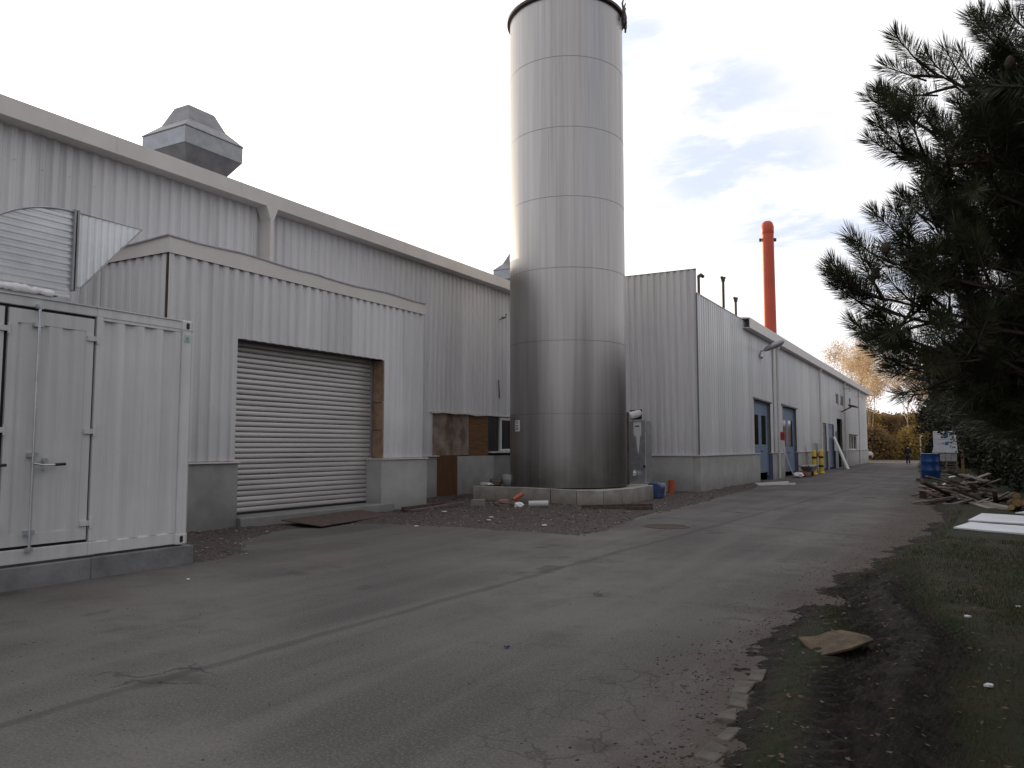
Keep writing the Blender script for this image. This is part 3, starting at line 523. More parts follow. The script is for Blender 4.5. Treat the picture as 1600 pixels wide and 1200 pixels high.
b.box(cx1 - .1, cx1 - .004, 5.975, 6.06, .44, 3.2); b.box(cx1 - .1, cx1 - .004, 2.6, 2.68, .44, 3.2)
b.box(cx0 + .16, cx1 - .16, cy1 - .1, cy1 - .01, 3.2, 3.3); b.box(cx0 + .16, cx1 - .16, cy1 - .1, cy1 - .01, .28, .42)
b.build('frame', 'cont', K, bevel=.008)
b = MB(); b.box(cx1 - .02, cx1 + .003, cy0 + .2, cy1 - .18, 3.312, 3.325); b.box(cx0, cx1 - .02, cy0, cy1, 3.30, 3.318); b.build('roof', 'cont', K)
b = MB(); b.corr('x', cx1 - .025, 1, 6.06, cy1 - .16, .43, 3.2, .285, .036, prof=((0, 0), (.3, 0), (.5, 1), (.8, 1))); b.corr('y', cy1 - .03, 1, cx0 + .16, cx1 - .16, .42, 3.2, .285, .036); b.build('side_panel', 'cont', K)
b = MB(); b.box(cx1 - .045, cx1 - .02, 6.06, cy1 - .16, 3.165, 3.2); b.build('panel_lip', 'cont', K)
for y, z in ((cy1 - .085, 3.255), (cy1 - .085, .345)):
    b = MB(); b.box(cx1 - .17, cx1 + .006, cy1 - .17, cy1 + .006, z - .07, z + .07); b = b.build('corner_casting', 'cont', K, bevel=.01)
    c = MB(); c.tube([(cx1 + .0065, y, z - .02), (cx1 + .009, y, z - .02)], .028, 12); c.tube([(cx1 + .0065, y, z + .015), (cx1 + .0092, y, z + .015)], .028, 12); c.build('lock_hole', 'black', b)
b = MB(); b.box(cx1, cx1 + .003, 7.24, 7.345, 3.02, 3.13); b = b.build('label_plate', 'mint', K); c = MB(); c.box(cx1 + .004, cx1 + .005, 7.275, 7.31, 3.06, 3.1); c.box(cx1 + .004, cx1 + .005, 7.26, 7.325, 3.035, 3.045); c.build('label_print', 'grey', b)
b = MB(); b.box(cx1 - .08, cx1 - .045, 2.68, 5.975, .44, 3.2); b.build('door_seal', 'rubber', K)
def cdoor(y0, y1, bar):
    d = MB(); z0, z1 = .475, 3.165
    d.box(cx1 - .045, cx1 - .012, y0, y0 + .1, z0, z1); d.box(cx1 - .045, cx1 - .012, y1 - .1, y1, z0, z1); d.box(cx1 - .045, cx1 - .012, y0 + .1, y1 - .1, z1 - .16, z1); d.box(cx1 - .045, cx1 - .012, y0 + .1, y1 - .1, z0, z0 + .13)
    d.corr('x', cx1 - .016, 1, y0 + .1, y1 - .1, z0 + .13, z1 - .16, .30, .02, prof=((0, 0), (.5, 0), (.6, 1), (.9, 1)))
    D = d.build('door', 'cont', K)
    for z in (.67, 1.78, 2.92):
        h = MB(); h.box(cx1 - .012, cx1 + .012, y1 - .09, y1 + .06, z - .03, z + .03); h.tube([(cx1 + .005, y1 + .045, z - .06), (cx1 + .005, y1 + .045, z + .06)], .016, 8); h.build('hinge', 'cont', D)
    h = MB(); h.tube([(cx1 + .03, bar, .40), (cx1 + .03, bar, 3.24)], .0165, 10)
    for z in (.43, 3.21): h.obox((cx1 + .02, bar, z), (.05, .07, .05)); h.tube([(cx1 + .0, bar, z), (cx1 + .05, bar, z)], .026, 8)
    for z in (.62, 1.5, 3.0): h.obox((cx1 + .01, bar, z), (.05, .11, .05))
    rod = h.build('lock_rod', 'galv', D)
    h = MB(); h.tube([(cx1 + .045, bar, 1.4), (cx1 + .055, bar + .12, 1.38), (cx1 + .06, bar + .26, 1.385)], .011, 6); h.tube([(cx1 + .0, bar + .13, 1.43), (cx1 + .06, bar + .13, 1.43)], .03, 10); h.tube([(cx1 + .0, bar + .13, 1.33), (cx1 + .05, bar + .13, 1.33)], .02, 8); h.build('handle', 'galv', D)
    h = MB(); h.tube([(cx1 + .058, bar + .24, 1.385), (cx1 + .062, bar + .36, 1.39)], .017, 8); h.build('handle_grip', 'black', D)
cdoor(4.935, 5.945, 5.25); cdoor(3.86, 4.885, 4.58)
b = MB(); b.corr('x', cx1 - .02, 1, cy0 + .16, 2.6, .44, 3.2, .285, .036); b.build('side_panel', 'cont', K)
# duct
Dt = thing('ventilation_duct', 'ribbed bright aluminium duct elbow with curved top, standing on the container roof', 'duct', (-10.4, 5.6, 3.33))
dx0, dx1 = -11.0, -9.9
def etop(y): return 3.62 + 1.01 * math.sqrt(max(0, 1 - ((y - 6.0) / 1.32) ** 2))
b = MB(); yy = np.linspace(4.68, 6.0, 22); poly = [(y, etop(y)) for y in yy]
# cheek facing the road, ribbed horizontally
pitch = .086; zs = []; z = 3.5
while z < 4.63:
    zs += [(z, 0), (z + pitch * .45, 0), (z + pitch * .6, 1), (z + pitch * .85, 1)]; z += pitch
zs.append((z, 0)); zs = [q for q in zs if q[0] < 4.628] + [(4.628, 0)]
def yl(z): return 4.68 if z <= 3.62 else 6.0 - 1.32 * math.sqrt(max(0, 1 - ((z - 3.62) / 1.01) ** 2))
vs = []
for z, h in zs: vs += [(dx1 - .014 * h, yl(z), z), (dx1 - .014 * h, 6.0, z)]
b.add(vs, [(2 * i, 2 * i + 1, 2 * i + 3, 2 * i + 2) for i in range(len(zs) - 1)])
n = len(poly); full = poly
b.add([(dx1, y, z) for y, z in full] + [(dx0, y, z) for y, z in full], [(i, i + 1, n + i + 1, n + i) for i in range(n - 1)], 0, True)
b.add([(dx1, 4.68, 3.4), (dx1, 4.68, 3.63), (dx0, 4.68, 3.63), (dx0, 4.68, 3.4)], [(0, 1, 2, 3)])
b.add([(dx0, y, z) for y, z in full] + [(dx0, 6.0, 3.5), (dx0, 4.68, 3.5)], [tuple(range(n + 2))])
b.build('elbow', 'alu', Dt)
b = MB(); e = [(dx1 + .004, y, etop(y)) for y in yy]; b.tube(e, .011, 6); b.tube([(dx1 + .005, 6.06, 4.63), (dx1 + .005, 6.99, 4.625), (dx1 + .005, 6.13, 3.64)], .010, 6); b.build('edge_trim', 'galvdark', Dt)
b = MB(); b.box(dx0 - .03, dx1 + .03, 6.0, 6.025, 3.6, 4.66); b.box(dx0 - .03, dx1 + .03, 6.045, 6.07, 3.6, 4.66); b.build('flange', 'galvdark', Dt)
b = MB(); tri = lambda y: 3.66 + (y - 6.13) * (4.62 - 3.66) / (6.97 - 6.13)
u = 6.06; seq = []
while u < 6.96: seq += [(u, 0), (u + .045, 0), (u + .06, 1), (u + .08, 1)]; u += .094
seq = [q for q in seq if q[0] < 6.96] + [(6.965, 0)]
vs = []
for y, h in seq: vs += [(dx1 - .012 * h, y, max(3.655, tri(y))), (dx1 - .012 * h, y, 4.62)]
b.add(vs, [(2 * i, 2 * i + 2, 2 * i + 3, 2 * i + 1) for i in range(len(seq) - 1)])
b.prism([(6.06, 4.622), (6.97, 4.62), (6.13, 3.65), (6.06, 3.65)], 0, dx0, dx1 - .02); b.build('discharge_hood', 'alu', Dt)
b = MB(); b.prism([(6.0, 3.62), (6.05, 3.6), (5.72, 3.42), (5.6, 3.42), (5.6, 3.62)], 0, dx0, dx1 - .05); b.build('underside', 'galvdark', Dt)
b = MB(); b.prism([(dx0 - .1, 3.32), (dx1 + .18, 3.32), (dx1 + .03, 3.47), (dx0, 3.47)], 1, 4.5, 5.84); b.build('base_flashing', 'galvdark', Dt)
ys_ = np.linspace(4.5, 5.76, 30); b = MB(); b.tube([(dx1 + .03, y, 3.51 + rnd.uniform(-.008, .008)) for y in ys_], [.045 + rnd.uniform(-.012, .012) for _ in ys_], 10); b.build('sealing_foil', 'tarp', Dt)
# ------------------------------------------------------------------ silo and its base
SCx, SCy, SR, SZ = -10.29, 21.73, 1.75, .43
pt = [(-12.5, 19.87), (-11.33, 19.9), (-9.81, 19.58), (-8.86, 19.22), (-8.24, 19.57), (-8.03, 20.4), (-7.96, 21.0), (-8.05, 22.7), (-8.2, 24.6), (-12.6, 24.6)]
bs = thing('silo_base', 'low ring of pale concrete blocks around the foot of the steel silo', 'concrete base', (SCx, SCy, 0))
for i in range(len(pt)):
    a, c = Vector(pt[i]), Vector(pt[(i + 1) % len(pt)]); nseg = max(1, round((c - a).length / 1.6)); ctr = Vector((SCx, SCy))
    for s in range(nseg):
        p, q = a.lerp(c, s / nseg), a.lerp(c, (s + 1) / nseg); p2, q2 = p.lerp(q, .008), q.lerp(p, .008)
        ip, iq = p2 + (ctr - p2).normalized() * .3, q2 + (ctr - q2).normalized() * .3
        bb = MB(); bb.prism([tuple(p2), tuple(q2), tuple(iq), tuple(ip)], 2, -.1, .43 + random.uniform(-.006, .006)); bb.build('block', 'block', bs, bevel=.008)
b = MB(); b.prism([(SCx + (x - SCx) * .93, SCy + (y - SCy) * .93) for x, y in pt], 2, -.1, .40); b.build('slab', 'concrete', bs)
si = thing('steel_silo', 'tall cylindrical brushed stainless steel silo on concrete blocks', 'silo', (SCx, SCy, SZ))
rz = [2.51, 4.59, 6.68, 8.75, 10.80, 12.91]
b = MB(); prof = [(SR, .0)] 
for z in rz: prof += [(SR, z - .43)]
prof += [(SR, 14.8 - .43)]; prof = [(r, z) for r, z in prof]
b.lathe(prof, (SCx, SCy, SZ), 128); b.build('shell', 'steel', si)
for z in rz: b = MB(); b.lathe([(SR + .0035, -.009), (SR + .0045, 0), (SR + .0035, .009)], (SCx, SCy, z), 128); b.build('ring_seam', 'seam', si)
def onsilo(px, py=0):   # angle of the shell seen under a given bearing offset
    return px
base_ang = math.atan2(-SCy, -SCx)    # towards the road
for k, (z0, z1) in enumerate(((.45, 2.5), (2.52, 4.58), (4.6, 6.67), (6.69, 8.74), (8.76, 10.79), (10.81, 12.9), (12.92, 14.8))):
    for off in ((-1.45,), (1.25,), (-.25,), (1.1,), (-.3,), (1.2,), (-.25,))[k]:
        if k in (0, 1, 3) and off > -.3 and off < 1.2: continue
        a = base_ang + off; b = MB(); b.tube([(SCx + (SR) * math.cos(a), SCy + (SR) * math.sin(a), z0), (SCx + (SR) * math.cos(a), SCy + SR * math.sin(a), z1)], .0035, 5); b.build('upright_seam', 'seam', si)
b = MB(); b.lathe([(SR, 14.76), (SR + .09, 14.76), (SR + .09, 14.84), (SR, 14.84)], (SCx, SCy, 0), 96, smooth=False); b.build('rim', 'cable', si)
b = MB(); b.lathe([(SR, 14.8), (1.2, 15.2), (.3, 15.5), (0.01, 15.52)], (SCx, SCy, 0), 64); b.build('roof', 'steel', si)
for k, a in enumerate((.12, .28, .42, 3.1)):
    c, s = math.cos(a), math.sin(a); p = lambda r, z: (SCx + r * c, SCy + r * s, z)
    b = MB(); b.tube([p(SR + .1, 14.45), p(SR + .12, 14.8), p(SR + .07, 15.1), p(SR + .12, 15.25)], [.03, .045, .03, .02], 6); b.obox(p(SR + .1, 14.7), (.1, .1, .22), (0, 0, a)); b.build('lifting_lug', 'cable', si)
b = MB(); aa = math.atan2(-SCy, -SCx) 
def sil(a, r, z): return (SCx + r * math.cos(aa + a), SCy + r * math.sin(aa + a), z)
vs = []; k = 5
for i in range(k): a = -1.07 + .16 * i / (k - 1); vs += [sil(a, SR + .008, 2.03), sil(a, SR + .008, 2.35)]
b.add(vs, [(2 * i, 2 * i + 2, 2 * i + 3, 2 * i + 1) for i in range(k - 1)]); nb = b.build('notice_sign', 'white', si)
b = MB()
for j, z in enumerate((2.31, 2.27, 2.2, 2.16, 2.12, 2.08)):
    vs = []
    for i in range(4): a = -1.05 + (.10 if j % 3 else .07) * i / 3; vs += [sil(a, SR + .0115, z - .008), sil(a, SR + .0115, z + .008)]
    b.add(vs, [(2 * i, 2 * i + 2, 2 * i + 3, 2 * i + 1) for i in range(3)])
b.build('notice_print', 'ink', nb)
b = MB(); b.obox((-8.86, 22.9, 1.53), (.14, .14, 2.2), (0, 0, .3)); b.build('cable_trunking', 'oldwood', si)
# cabinet beside silo, against the building
cb_ = thing('control_cabinet', 'narrow grey steel cabinet between the silo and the ribbed side wall', 'cabinet', (-9.35, 24.6, .4))
b = MB(); b.box(-9.6, -8.8, 24.4, 24.95, .38, 2.44); b.build('body', 'galv', cb_, bevel=.01)
b = MB(); b.box(-9.58, -8.82, 24.383, 24.4, .42, 2.40); dr = b.build('door', 'galv', cb_)
b = MB(); b.tube([(-8.84, 24.38, .95), (-8.84, 24.33, .95)], .04, 8); b.build('door_knob', 'black', dr)
b = MB(); b.prism([(-9.2, 2.36), (-8.94, 2.36), (-8.94, 1.98), (-8.98, 1.9), (-9.02, 1.5), (-9.05, 1.32), (-9.08, 1.5), (-9.12, 1.9), (-9.2, 1.96)], 1, 24.379, 24.3825); pp = b.build('notice_sheet', 'white', dr)
b = MB(); b.box(-9.15, -9.0, 24.376, 24.3785, 2.22, 2.26); b.build('notice_print', 'ink', pp)
b = MB(); b.tube([(-9.2, 24.4, .78), (-9.1, 24.15, .70)], [.05, .06], 10); b.build('outlet', 'white', cb_)
# ------------------------------------------------------------------ second building
BX = -7.88; BF = 27.2
B = thing('side_building', 'long ribbed-metal building with high front parapet and concrete plinth, right of the silo', 'factory building', (-11, 50, 0))
b = MB(); b.corr('y', BF, -1, -14.25, BX, 1.29, 7.83, .245, .04); b.build('front_wall', 'clad', B)
b = MB(); b.box(-14.25, BX - .01, BF + .045, BF + .08, 1.3, 7.82); b.box(-14.25, BX + .0, BF - .01, BF + .09, 7.83, 7.845); b.build('parapet_back', 'trimdark', B)
segs = [(27.28, 35.95, 1.29, 6.98)]
openings = [(35.95, 39.3, .2, 3.7), (42.3, 46.2, .1, 3.65), (56.0, 57.6, .0, 3.15), (58.5, 61.3, .0, 3.15), (63.0, 66.0, 0, 3.65), (61.9, 62.8, 1.6, 2.7), (62.6, 64.3, 4.7, 5.5), (65.2, 67.0, 4.7, 5.5), (71.0, 72.0, 4.7, 5.6), (70.3, 75.3, 1.3, 2.5)]
# cladding by columns
cuts = sorted({27.28, 85.} | {o[0] for o in openings} | {o[1] for o in openings}); b = MB(); c2 = MB()
for u0, u1 in zip(cuts[:-1], cuts[1:]):
    mid = (u0 + u1) / 2; top = 6.98 if mid < 34.1 else 7.0; z = 1.29
    for o in sorted([o for o in openings if o[0] <= mid <= o[1]], key=lambda o: o[2]):
        if o[2] > z: b.corr('x', BX, 1, u0, u1, z, o[2], .3, .03); c2.box(BX - .13, BX - .045, u0, u1, z, o[2])
        z = max(z, o[3])
    b.corr('x', BX, 1, u0, u1, z, top, .3, .03); c2.box(BX - .13, BX - .045, u0, u1, z, top)
b.corr('y', 85., 1, -14.25, BX, 1.29, 7.0); b.build('side_wall', 'clad2', B); c2.box(-14.25, BX - .05, 84.9, 84.95, 0, 7); c2.build('backing_core', 'trimdark', B)
b = MB(); b.box(BX - .02, BX + .03, 27.2, 27.235, 1.3, 6.98); b.build('corner_gap_strip', 'trimdark', B)  # dark strip painted in for the shaded gap at the corner
b = MB(); b.box(BX - .09, BX + .015, 27.28, 34.05, 6.98, 7.0); b.build('wall_cap', 'trim', B)
b = MB()
pl = [(27.2, 36.6), (39.35, 42.4), (46.25, 55.9), (57.7, 58.4), (61.5, 63.0), (66.05, 85.0)]
for u0, u1 in pl: b.box(BX - .2, BX + .05, u0 + .02, u1, -.1, 1.25)
b.box(-14.25, BX - .2, BF - .05, BF + .1, -.1, 1.25); b.box(-14.25, BX, 84.9, 85.04, -.1, 1.25); b.build('plinth', 'concrete2', B)
b = MB()
for u0, u1 in pl: b.box(BX - .1, BX + .09, u0 - .02, u1 + .03, 1.252, 1.285)
b.box(-14.25, BX - .1, BF - .09, BF + .1, 1.252, 1.285); b.build('plinth_cap', 'trim', B)
b = MB()
for u in (39.34, 46.24, 57.69, 61.49): b = MB(); b.box(BX - .24, BX + .055, u - .012, u + .006, .0, 1.25); b.build('door_reveal', 'blueplinth', B)
b = MB(); b.prism([(BX - .15, 6.62), (BX + .30, 6.62), (BX + .30, 7.06), (BX - .15, 7.06), (BX - .15, 7.03), (BX + .27, 7.03), (BX + .27, 6.65), (BX - .15, 6.65)], 1, 34.1, 86.6)
b.prism([(BX - .15, 6.66), (BX + .262, 6.66), (BX + .262, 7.02), (BX - .15, 7.02)], 1, 34.5, 86.5, 1); b.build('fascia', ['trim', 'trimdark'], B)
b = MB(); b.add([(BX + .29, 34.1, 7.065), (BX + .29, 86.6, 7.065), (-14.2, 86.6, 7.5), (-14.2, 34.1, 7.5)], [(0, 1, 2, 3)]); b.add([(BX - .02, 27.3, 7.0), (BX - .02, 34.1, 7.0), (-14.2, 34.1, 7.45), (-14.2, 27.3, 7.45)], [(0, 1, 2, 3)]); b.build('roof', 'roofing', B)
b = MB(); b.prism([(-10.38, 2.56), (-9.94, 2.58), (-9.93, 2.92), (-10.38, 2.9)], 1, BF - .015, BF - .002); b.build('wall_opening', 'rust', B)
b = MB(); b.tube([(-9.98, 27.4, 2.82), (-10.28, 26.75, 2.66)], [.13, .14], 14); b.tube([(-10.28, 26.75, 2.66), (-10.285, 26.74, 2.658)], [.12, .12], 12); b.build('vent_stub', 'white', B)
def leafdoor(y0, y1, z0, z1):
    x = BX - .16; d = MB(); ym = (y0 + y1) / 2
    d.box(x - .04, x + .03, y0, y1, z1 - .12, z1); d.box(x - .04, x + .03, y0, y0 + .08, z0, z1 - .12); d.box(x - .04, x + .03, y1 - .08, y1, z0, z1 - .12); D = d.build('gate', 'bluedoor', B)
    for a, c in ((y0 + .08, ym - .01), (ym + .01, y1 - .08)):
        e = MB(); zw0, zw1 = z0 + 1.45, z1 - .65; w = .28
        e.box(x - .02, x + .015, a, c, z0 + .15, zw0); e.box(x - .02, x + .015, a, c, zw1, z1 - .13); e.box(x - .02, x + .015, a, a + w, zw0, zw1); e.box(x - .02, x + .015, c - w, c, zw0, zw1)
        e = e.build('door_leaf', 'bluedoor', D)
        q = MB(); q.box(x - .01, x + .005, a + w, c - w, zw0, zw1); q.build('pane', 'glass', D)
    h = MB(); h.tube([(x + .02, ym + .12, z0 + 1.15), (x + .07, ym + .12, z0 + 1.15), (x + .07, ym + .32, z0 + 1.15)], .02, 6); h.build('handle', 'black', D)
    return D
leafdoor(35.97, 39.28, .22, 3.68); leafdoor(42.32, 46.18, .1, 3.62)
for a, c in ((35.7, 39.5), (42.0, 46.45)): b = MB(); b.prism([(a, 3.69), ((a + c) / 2, 3.66), (c, 3.64), (c, 3.71), ((a + c) / 2, 3.73), (a, 3.77)], 0, BX - .0, BX + .05); b.build('door_drip', 'trimdark', B)
for a, c, z1, m_ in ((56.0, 57.6, 3.12, 'grey'), (58.5, 61.3, 3.12, 'bluedoor')):
    d = MB(); d.box(BX - .16, BX - .1, a, c, .1, z1); d.box(BX - .1, BX - .07, a, a + .12, .1, z1); d.box(BX - .1, BX - .07, c - .12, c, .1, z1); d.box(BX - .1, BX - .07, a + .12, c - .12, z1 - .14, z1); d.build('door', m_, B)
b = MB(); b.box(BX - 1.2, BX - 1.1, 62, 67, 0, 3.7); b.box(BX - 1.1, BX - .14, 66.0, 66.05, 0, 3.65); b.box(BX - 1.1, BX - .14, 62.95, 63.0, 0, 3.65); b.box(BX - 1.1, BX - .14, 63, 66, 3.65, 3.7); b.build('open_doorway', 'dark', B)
def win(a, c, z0, z1, nm=2, mats='white'):
    w = MB(); x = BX - .08; w.box(x - .03, x + .03, a, a + .07, z0, z1); w.box(x - .03, x + .03, c - .07, c, z0, z1); w.box(x - .03, x + .03, a + .07, c - .07, z0, z0 + .07); w.box(x - .03, x + .03, a + .07, c - .07, z1 - .07, z1)
    for i in range(1, nm): y = a + (c - a) * i / nm; w.box(x - .03, x + .03, y - .12, y + .12, z0 + .07, z1 - .07)
    w = w.build('window', mats, B); q = MB(); q.box(x - .02, x - .005, a + .07, c - .07, z0 + .07, z1 - .07); q.build('pane', 'glass', w)
win(62.6, 64.3, 4.7, 5.5, 1); win(65.2, 67.0, 4.7, 5.5, 1); win(71.0, 72.0, 4.7, 5.6, 1); win(70.3, 75.3, 1.3, 2.5, 3); win(61.9, 62.8, 1.6, 2.7, 1)
b = MB(); b.box(BX, BX + .12, 70.1, 75.5, 2.5, 2.58); b.build('window_hood', 'cable', B)
for y in (40.6, 54.4, 66.9, 77.0):
    b = MB(); b.tube([(BX + .2, y, 6.62), (BX + .2, y, 6.45), (BX + .12, y, 6.3), (BX + .12, y, .05)], .065 if y < 60 else .06, 10)
    for z in (5.2, 3.4, 1.6): b.lathe([(.075, -.02), (.085, 0), (.075, .02)], (BX + .12, y, z), 12)
    b.build('downpipe', 'trim', B)
b = MB(); b.box(BX + .03, BX + .1, 40.0, 40.42, 1.29, 6.6); b.build('column_cover', 'clad2', B)
b = MB(); b.tube([(BX + .1, 40.2, 6.25), (BX + .35, 37.6, 6.15), (BX + .3, 37.0, 6.05)], .03, 6)
b = MB(); b.tube([(BX, 66.0, 4.25), (BX + .9, 64.4, 4.55)], .05, 6); b.obox((BX + .95, 65.0, 4.6), (.5, 2.2, .1), (0, .2, 0)); b.build('canopy_bracket', 'cable', B)
for y, z in ((66.4, 6.0), (76.0, 5.9)):
    b = MB(); b.tube([(BX, y, z), (BX + .6, y - .3, z + .05)], .025, 6); b.tube([(BX + .6, y - .3, z + .05), (BX + .6, y - .3, z - .2)], .04, 6); b.build('wall_lamp', 'galv', B)
fl = thing('floodlight', 'grey lamp head sticking out from the wall above the first blue gate', 'lamp', (BX, 37.1, 5.7))
b = MB(); b.tube([(BX + .03, 37.1, 5.7), (BX + .08, 37.1, 5.92), (BX + .3, 37.25, 6.02)], .035, 8); b.build('arm', 'galvdark', fl)
b = MB(); b.tube([(BX + .2, 37.2, 5.97), (BX + .32, 37.25, 6.04), (BX + .65, 37.35, 6.2), (BX + .95, 37.5, 6.36), (BX + 1.05, 37.55, 6.40)], [.05, .11, .15, .13, .03], 10); b.build('lamp_head', 'galvdark', fl)
b = MB(); b.lathe([(.02, .1), (.09, 0), (.06, -.12), (.01, -.14)], (BX + .1, 37.1, 5.72), 10); b.build('wall_sensor', 'galv', fl)
# ------------------------------------------------------------------ roof ventilators, pipes, chimney
V = thing('roof_ventilator', 'big boxy zinc ventilator with stepped hood on the hall roof, at left', 'roof ventilator', (-17.85, 14.06, 7.8), 'ventilators on the hall roof')
def rect(hx, hy, z): return [(-17.85 - hx, 14.06 - hy, z), (-17.85 + hx, 14.06 - hy, z), (-17.85 + hx, 14.06 + hy, z), (-17.85 - hx, 14.06 + hy, z)]
def loft(b, r):
    vs = sum([rect(*q) for q in r], []); b.add(vs, [(4 * i + k, 4 * i + (k + 1) % 4, 4 * i + 4 + (k + 1) % 4, 4 * i + 4 + k) for i in range(len(r) - 1) for k in range(4)]); b.add(rect(*r[-1]), [(0, 1, 2, 3)]); b.add(rect(*r[0]), [(3, 2, 1, 0)]); return b
loft(MB(), [(.34, .42, 7.6), (.34, .42, 8.6), (.84, .93, 9.38)]).build('throat', 'zinc', V)
loft(MB(), [(.85, .94, 9.385), (.85, .94, 9.82)]).build('body', 'zincl', V)
loft(MB(), [(.87, .96, 9.823), (.87, .96, 9.845), (.55, .60, 10.18)]).build('skirt', 'zinc', V)
loft(MB(), [(.55, .60, 10.183), (.28, .42, 10.68)]).build('hood', 'zinc', V)
dup(V, (-17.85, 32.4, 7.75), 'far zinc ventilator on the hall roof, half hidden by the silo')
q = []
for i, (y, x, zt, bend, lab) in enumerate(((29.0, -8.3, 7.95, 1, 'short dark vent pipe with a bent top, right beside the parapet corner'), (32.0, -8.15, 8.36, 0, 'tallest dark vent pipe with a forked cap on the side building roof'), (35.0, -8.38, 8.03, 0, 'small dark forked vent pipe nearest the start of the eave'))):
    t = thing('vent_pipe', lab, 'vent pipe', (x, y, 7.0), 'vent pipes on the side building'); b = MB(); b.tube([(x, y, 6.95), (x, y, zt)], .055, 8); b.build('pipe', 'cable', t)
    b = MB()
    if bend: b.tube([(x, y, zt - .02), (x + .06, y + .1, zt + .06), (x + .1, y + .25, zt + .02)], .07, 8)
    else: b.tube([(x, y - .0, zt - .05), (x - .03, y - .12, zt + .1)], .06, 8); b.tube([(x, y, zt - .05), (x + .03, y + .12, zt + .1)], .06, 8); b.lathe([(.08, 0), (.09, .05), (.03, .09)], (x, y, zt - .08), 8)
    b.build('cap', 'cable', t)
ch = thing('chimney', 'tall slim orange-red chimney rising behind the side building', 'chimney', (-14.6, 73.61, 0))
b = MB(); b.lathe([(.62, 0), (.58, 10), (.53, 21.2)], (-14.6, 73.61, 0), 32); b.build('shaft', 'orange', ch)
b = MB(); b.lathe([(.53, 20.9), (.56, 20.95), (.56, 21.6), (.46, 21.95), (.3, 22.1), (.02, 22.12)], (-14.6, 73.61, 0), 32); b.build('cap', 'orange', ch)
for a in (0.5, 3.5):
    b = MB(); b.obox((-14.6 + .66 * math.cos(a), 73.61 + .66 * math.sin(a), 20.4), (.2, .2, .28), (0, 0, a)); b.build('lug', 'cable', ch)
# ------------------------------------------------------------------ clutter beside the buildings
def single(name, mb, mats, label, cat, loc, group=None, bevel=0): return mb.build(name, mats, label=label, cat=cat, loc=loc, group=group, bevel=bevel)
single('plastic_pipe', MB().tube([(-9.74, 18.18, .11), (-9.30, 18.43, .12)], .085, 16), 'pvc', 'short light grey plastic pipe lying in front of the silo base', 'pipe', (-8.7, 18, .1))
single('orange_pipe', MB().tube([(-10.68, 19.05, .14), (-10.5, 19.25, .30)], .06, 12), 'orangep', 'orange pipe piece propped up on debris in front of the silo base', 'pipe', (-10.4, 18.5, .1))
single('orange_pipe', MB().tube([(-11.0, 18.85, .10), (-10.78, 18.97, .10)], .055, 12), 'orangep', 'orange pipe piece lying flat left of the propped one', 'pipe', (-10.8, 18.1, .1))
single('orange_pipe', MB().tube([(-8.6, 26.3, .02), (-8.58, 26.3, .45)], .11, 14), 'orangep', 'orange pipe stub standing upright at the side building plinth', 'pipe', (-8.6, 26.3, 0))
def crumple(c, s, seed, nu=14, nv=9):
    r = random.Random(seed); vs = []; fs = []
    for j in range(nv + 1):
        for i in range(nu):
            t = math.pi * j / nv; a = 2 * math.pi * i / nu; k = 1 + r.uniform(-.16, .16); vs.append((c[0] + s[0] * k * math.sin(t) * math.cos(a), c[1] + s[1] * k * math.sin(t) * math.sin(a), max(c[2] + s[2] * k * math.cos(t), .0)))
    for j in range(nv):
        for i in range(nu): fs.append((j * nu + i, (j + 1) * nu + i, (j + 1) * nu + (i + 1) % nu, j * nu + (i + 1) % nu))
    return MB().add(vs, fs)
bg = MB(); bg.prism([(-8.28, .02), (-7.86, .02), (-7.80, .40), (-7.95, .50), (-8.22, .52), (-8.32, .35)], 1, 23.0, 23.35); single('blue_bag', bg, 'bag', 'dark blue sack leaning at the right end of the silo base', 'sack', (-8, 23.2, 0), bevel=.05)
single('plastic_bag', crumple((-9.95, 18.05, .08), (.13, .10, .08), 3), 'tarp', 'crumpled white plastic scrap left of the grey pipe', 'plastic scrap', (-9.45, 17.9, .05))
single('cloth_heap', crumple((-10.5, 18.4, .06), (.40, .18, .10), 5), 'oldwood', 'brown crumpled rag heap below the orange pipes', 'rag heap', (-10.25, 17.7, .05))
single('bucket', MB().lathe([(.01, .0), (.22, 0), (.28, .34), (.26, .34), (.21, .04)], (-11.75, 20.8, .42), 20), 'grey', 'grey bucket on the silo base beside the silo', 'bucket', (-11.75, 20.8, .42))
single('rubble_bag', crumple((-12.2, 20.7, .52), (.22, .2, .13), 8), 'oldwood', 'small brown sack left of the bucket on the silo base', 'sack', (-12.2, 20.7, .42))
single('metal_scrap', crumple((-12.35, 20.35, .47), (.25, .16, .06), 9), 'galv', 'flat shiny scrap on the left corner of the silo base', 'metal scrap', (-12.3, 20.4, .42))
single('stone_block', MB().obox((-11.1, 17.9, .1), (.35, .22, .2), (.1, .05, .4), jit=.03), 'block', 'pale stone lump in front of the silo base, left of the orange pipes', 'stone', (-11.1, 17.9, 0))
for i, (p0, p1, w, lab) in enumerate((((-8.2, 18.15, .12), (-6.9, 19.5, .10), .12, 'long rusty steel channel lying before the silo base'), ((-7.9, 18.1, .08), (-6.7, 19.0, .06), .07, 'thin rusty bar in front of the long channel'))):
    a, c = Vector(p0), Vector(p1); d = c - a; single('steel_bar', MB().obox((a + c) / 2, (d.length, w, .07), (0, 0, math.atan2(d.y, d.x))), 'rust', lab, 'steel bar', tuple((a + c) / 2))
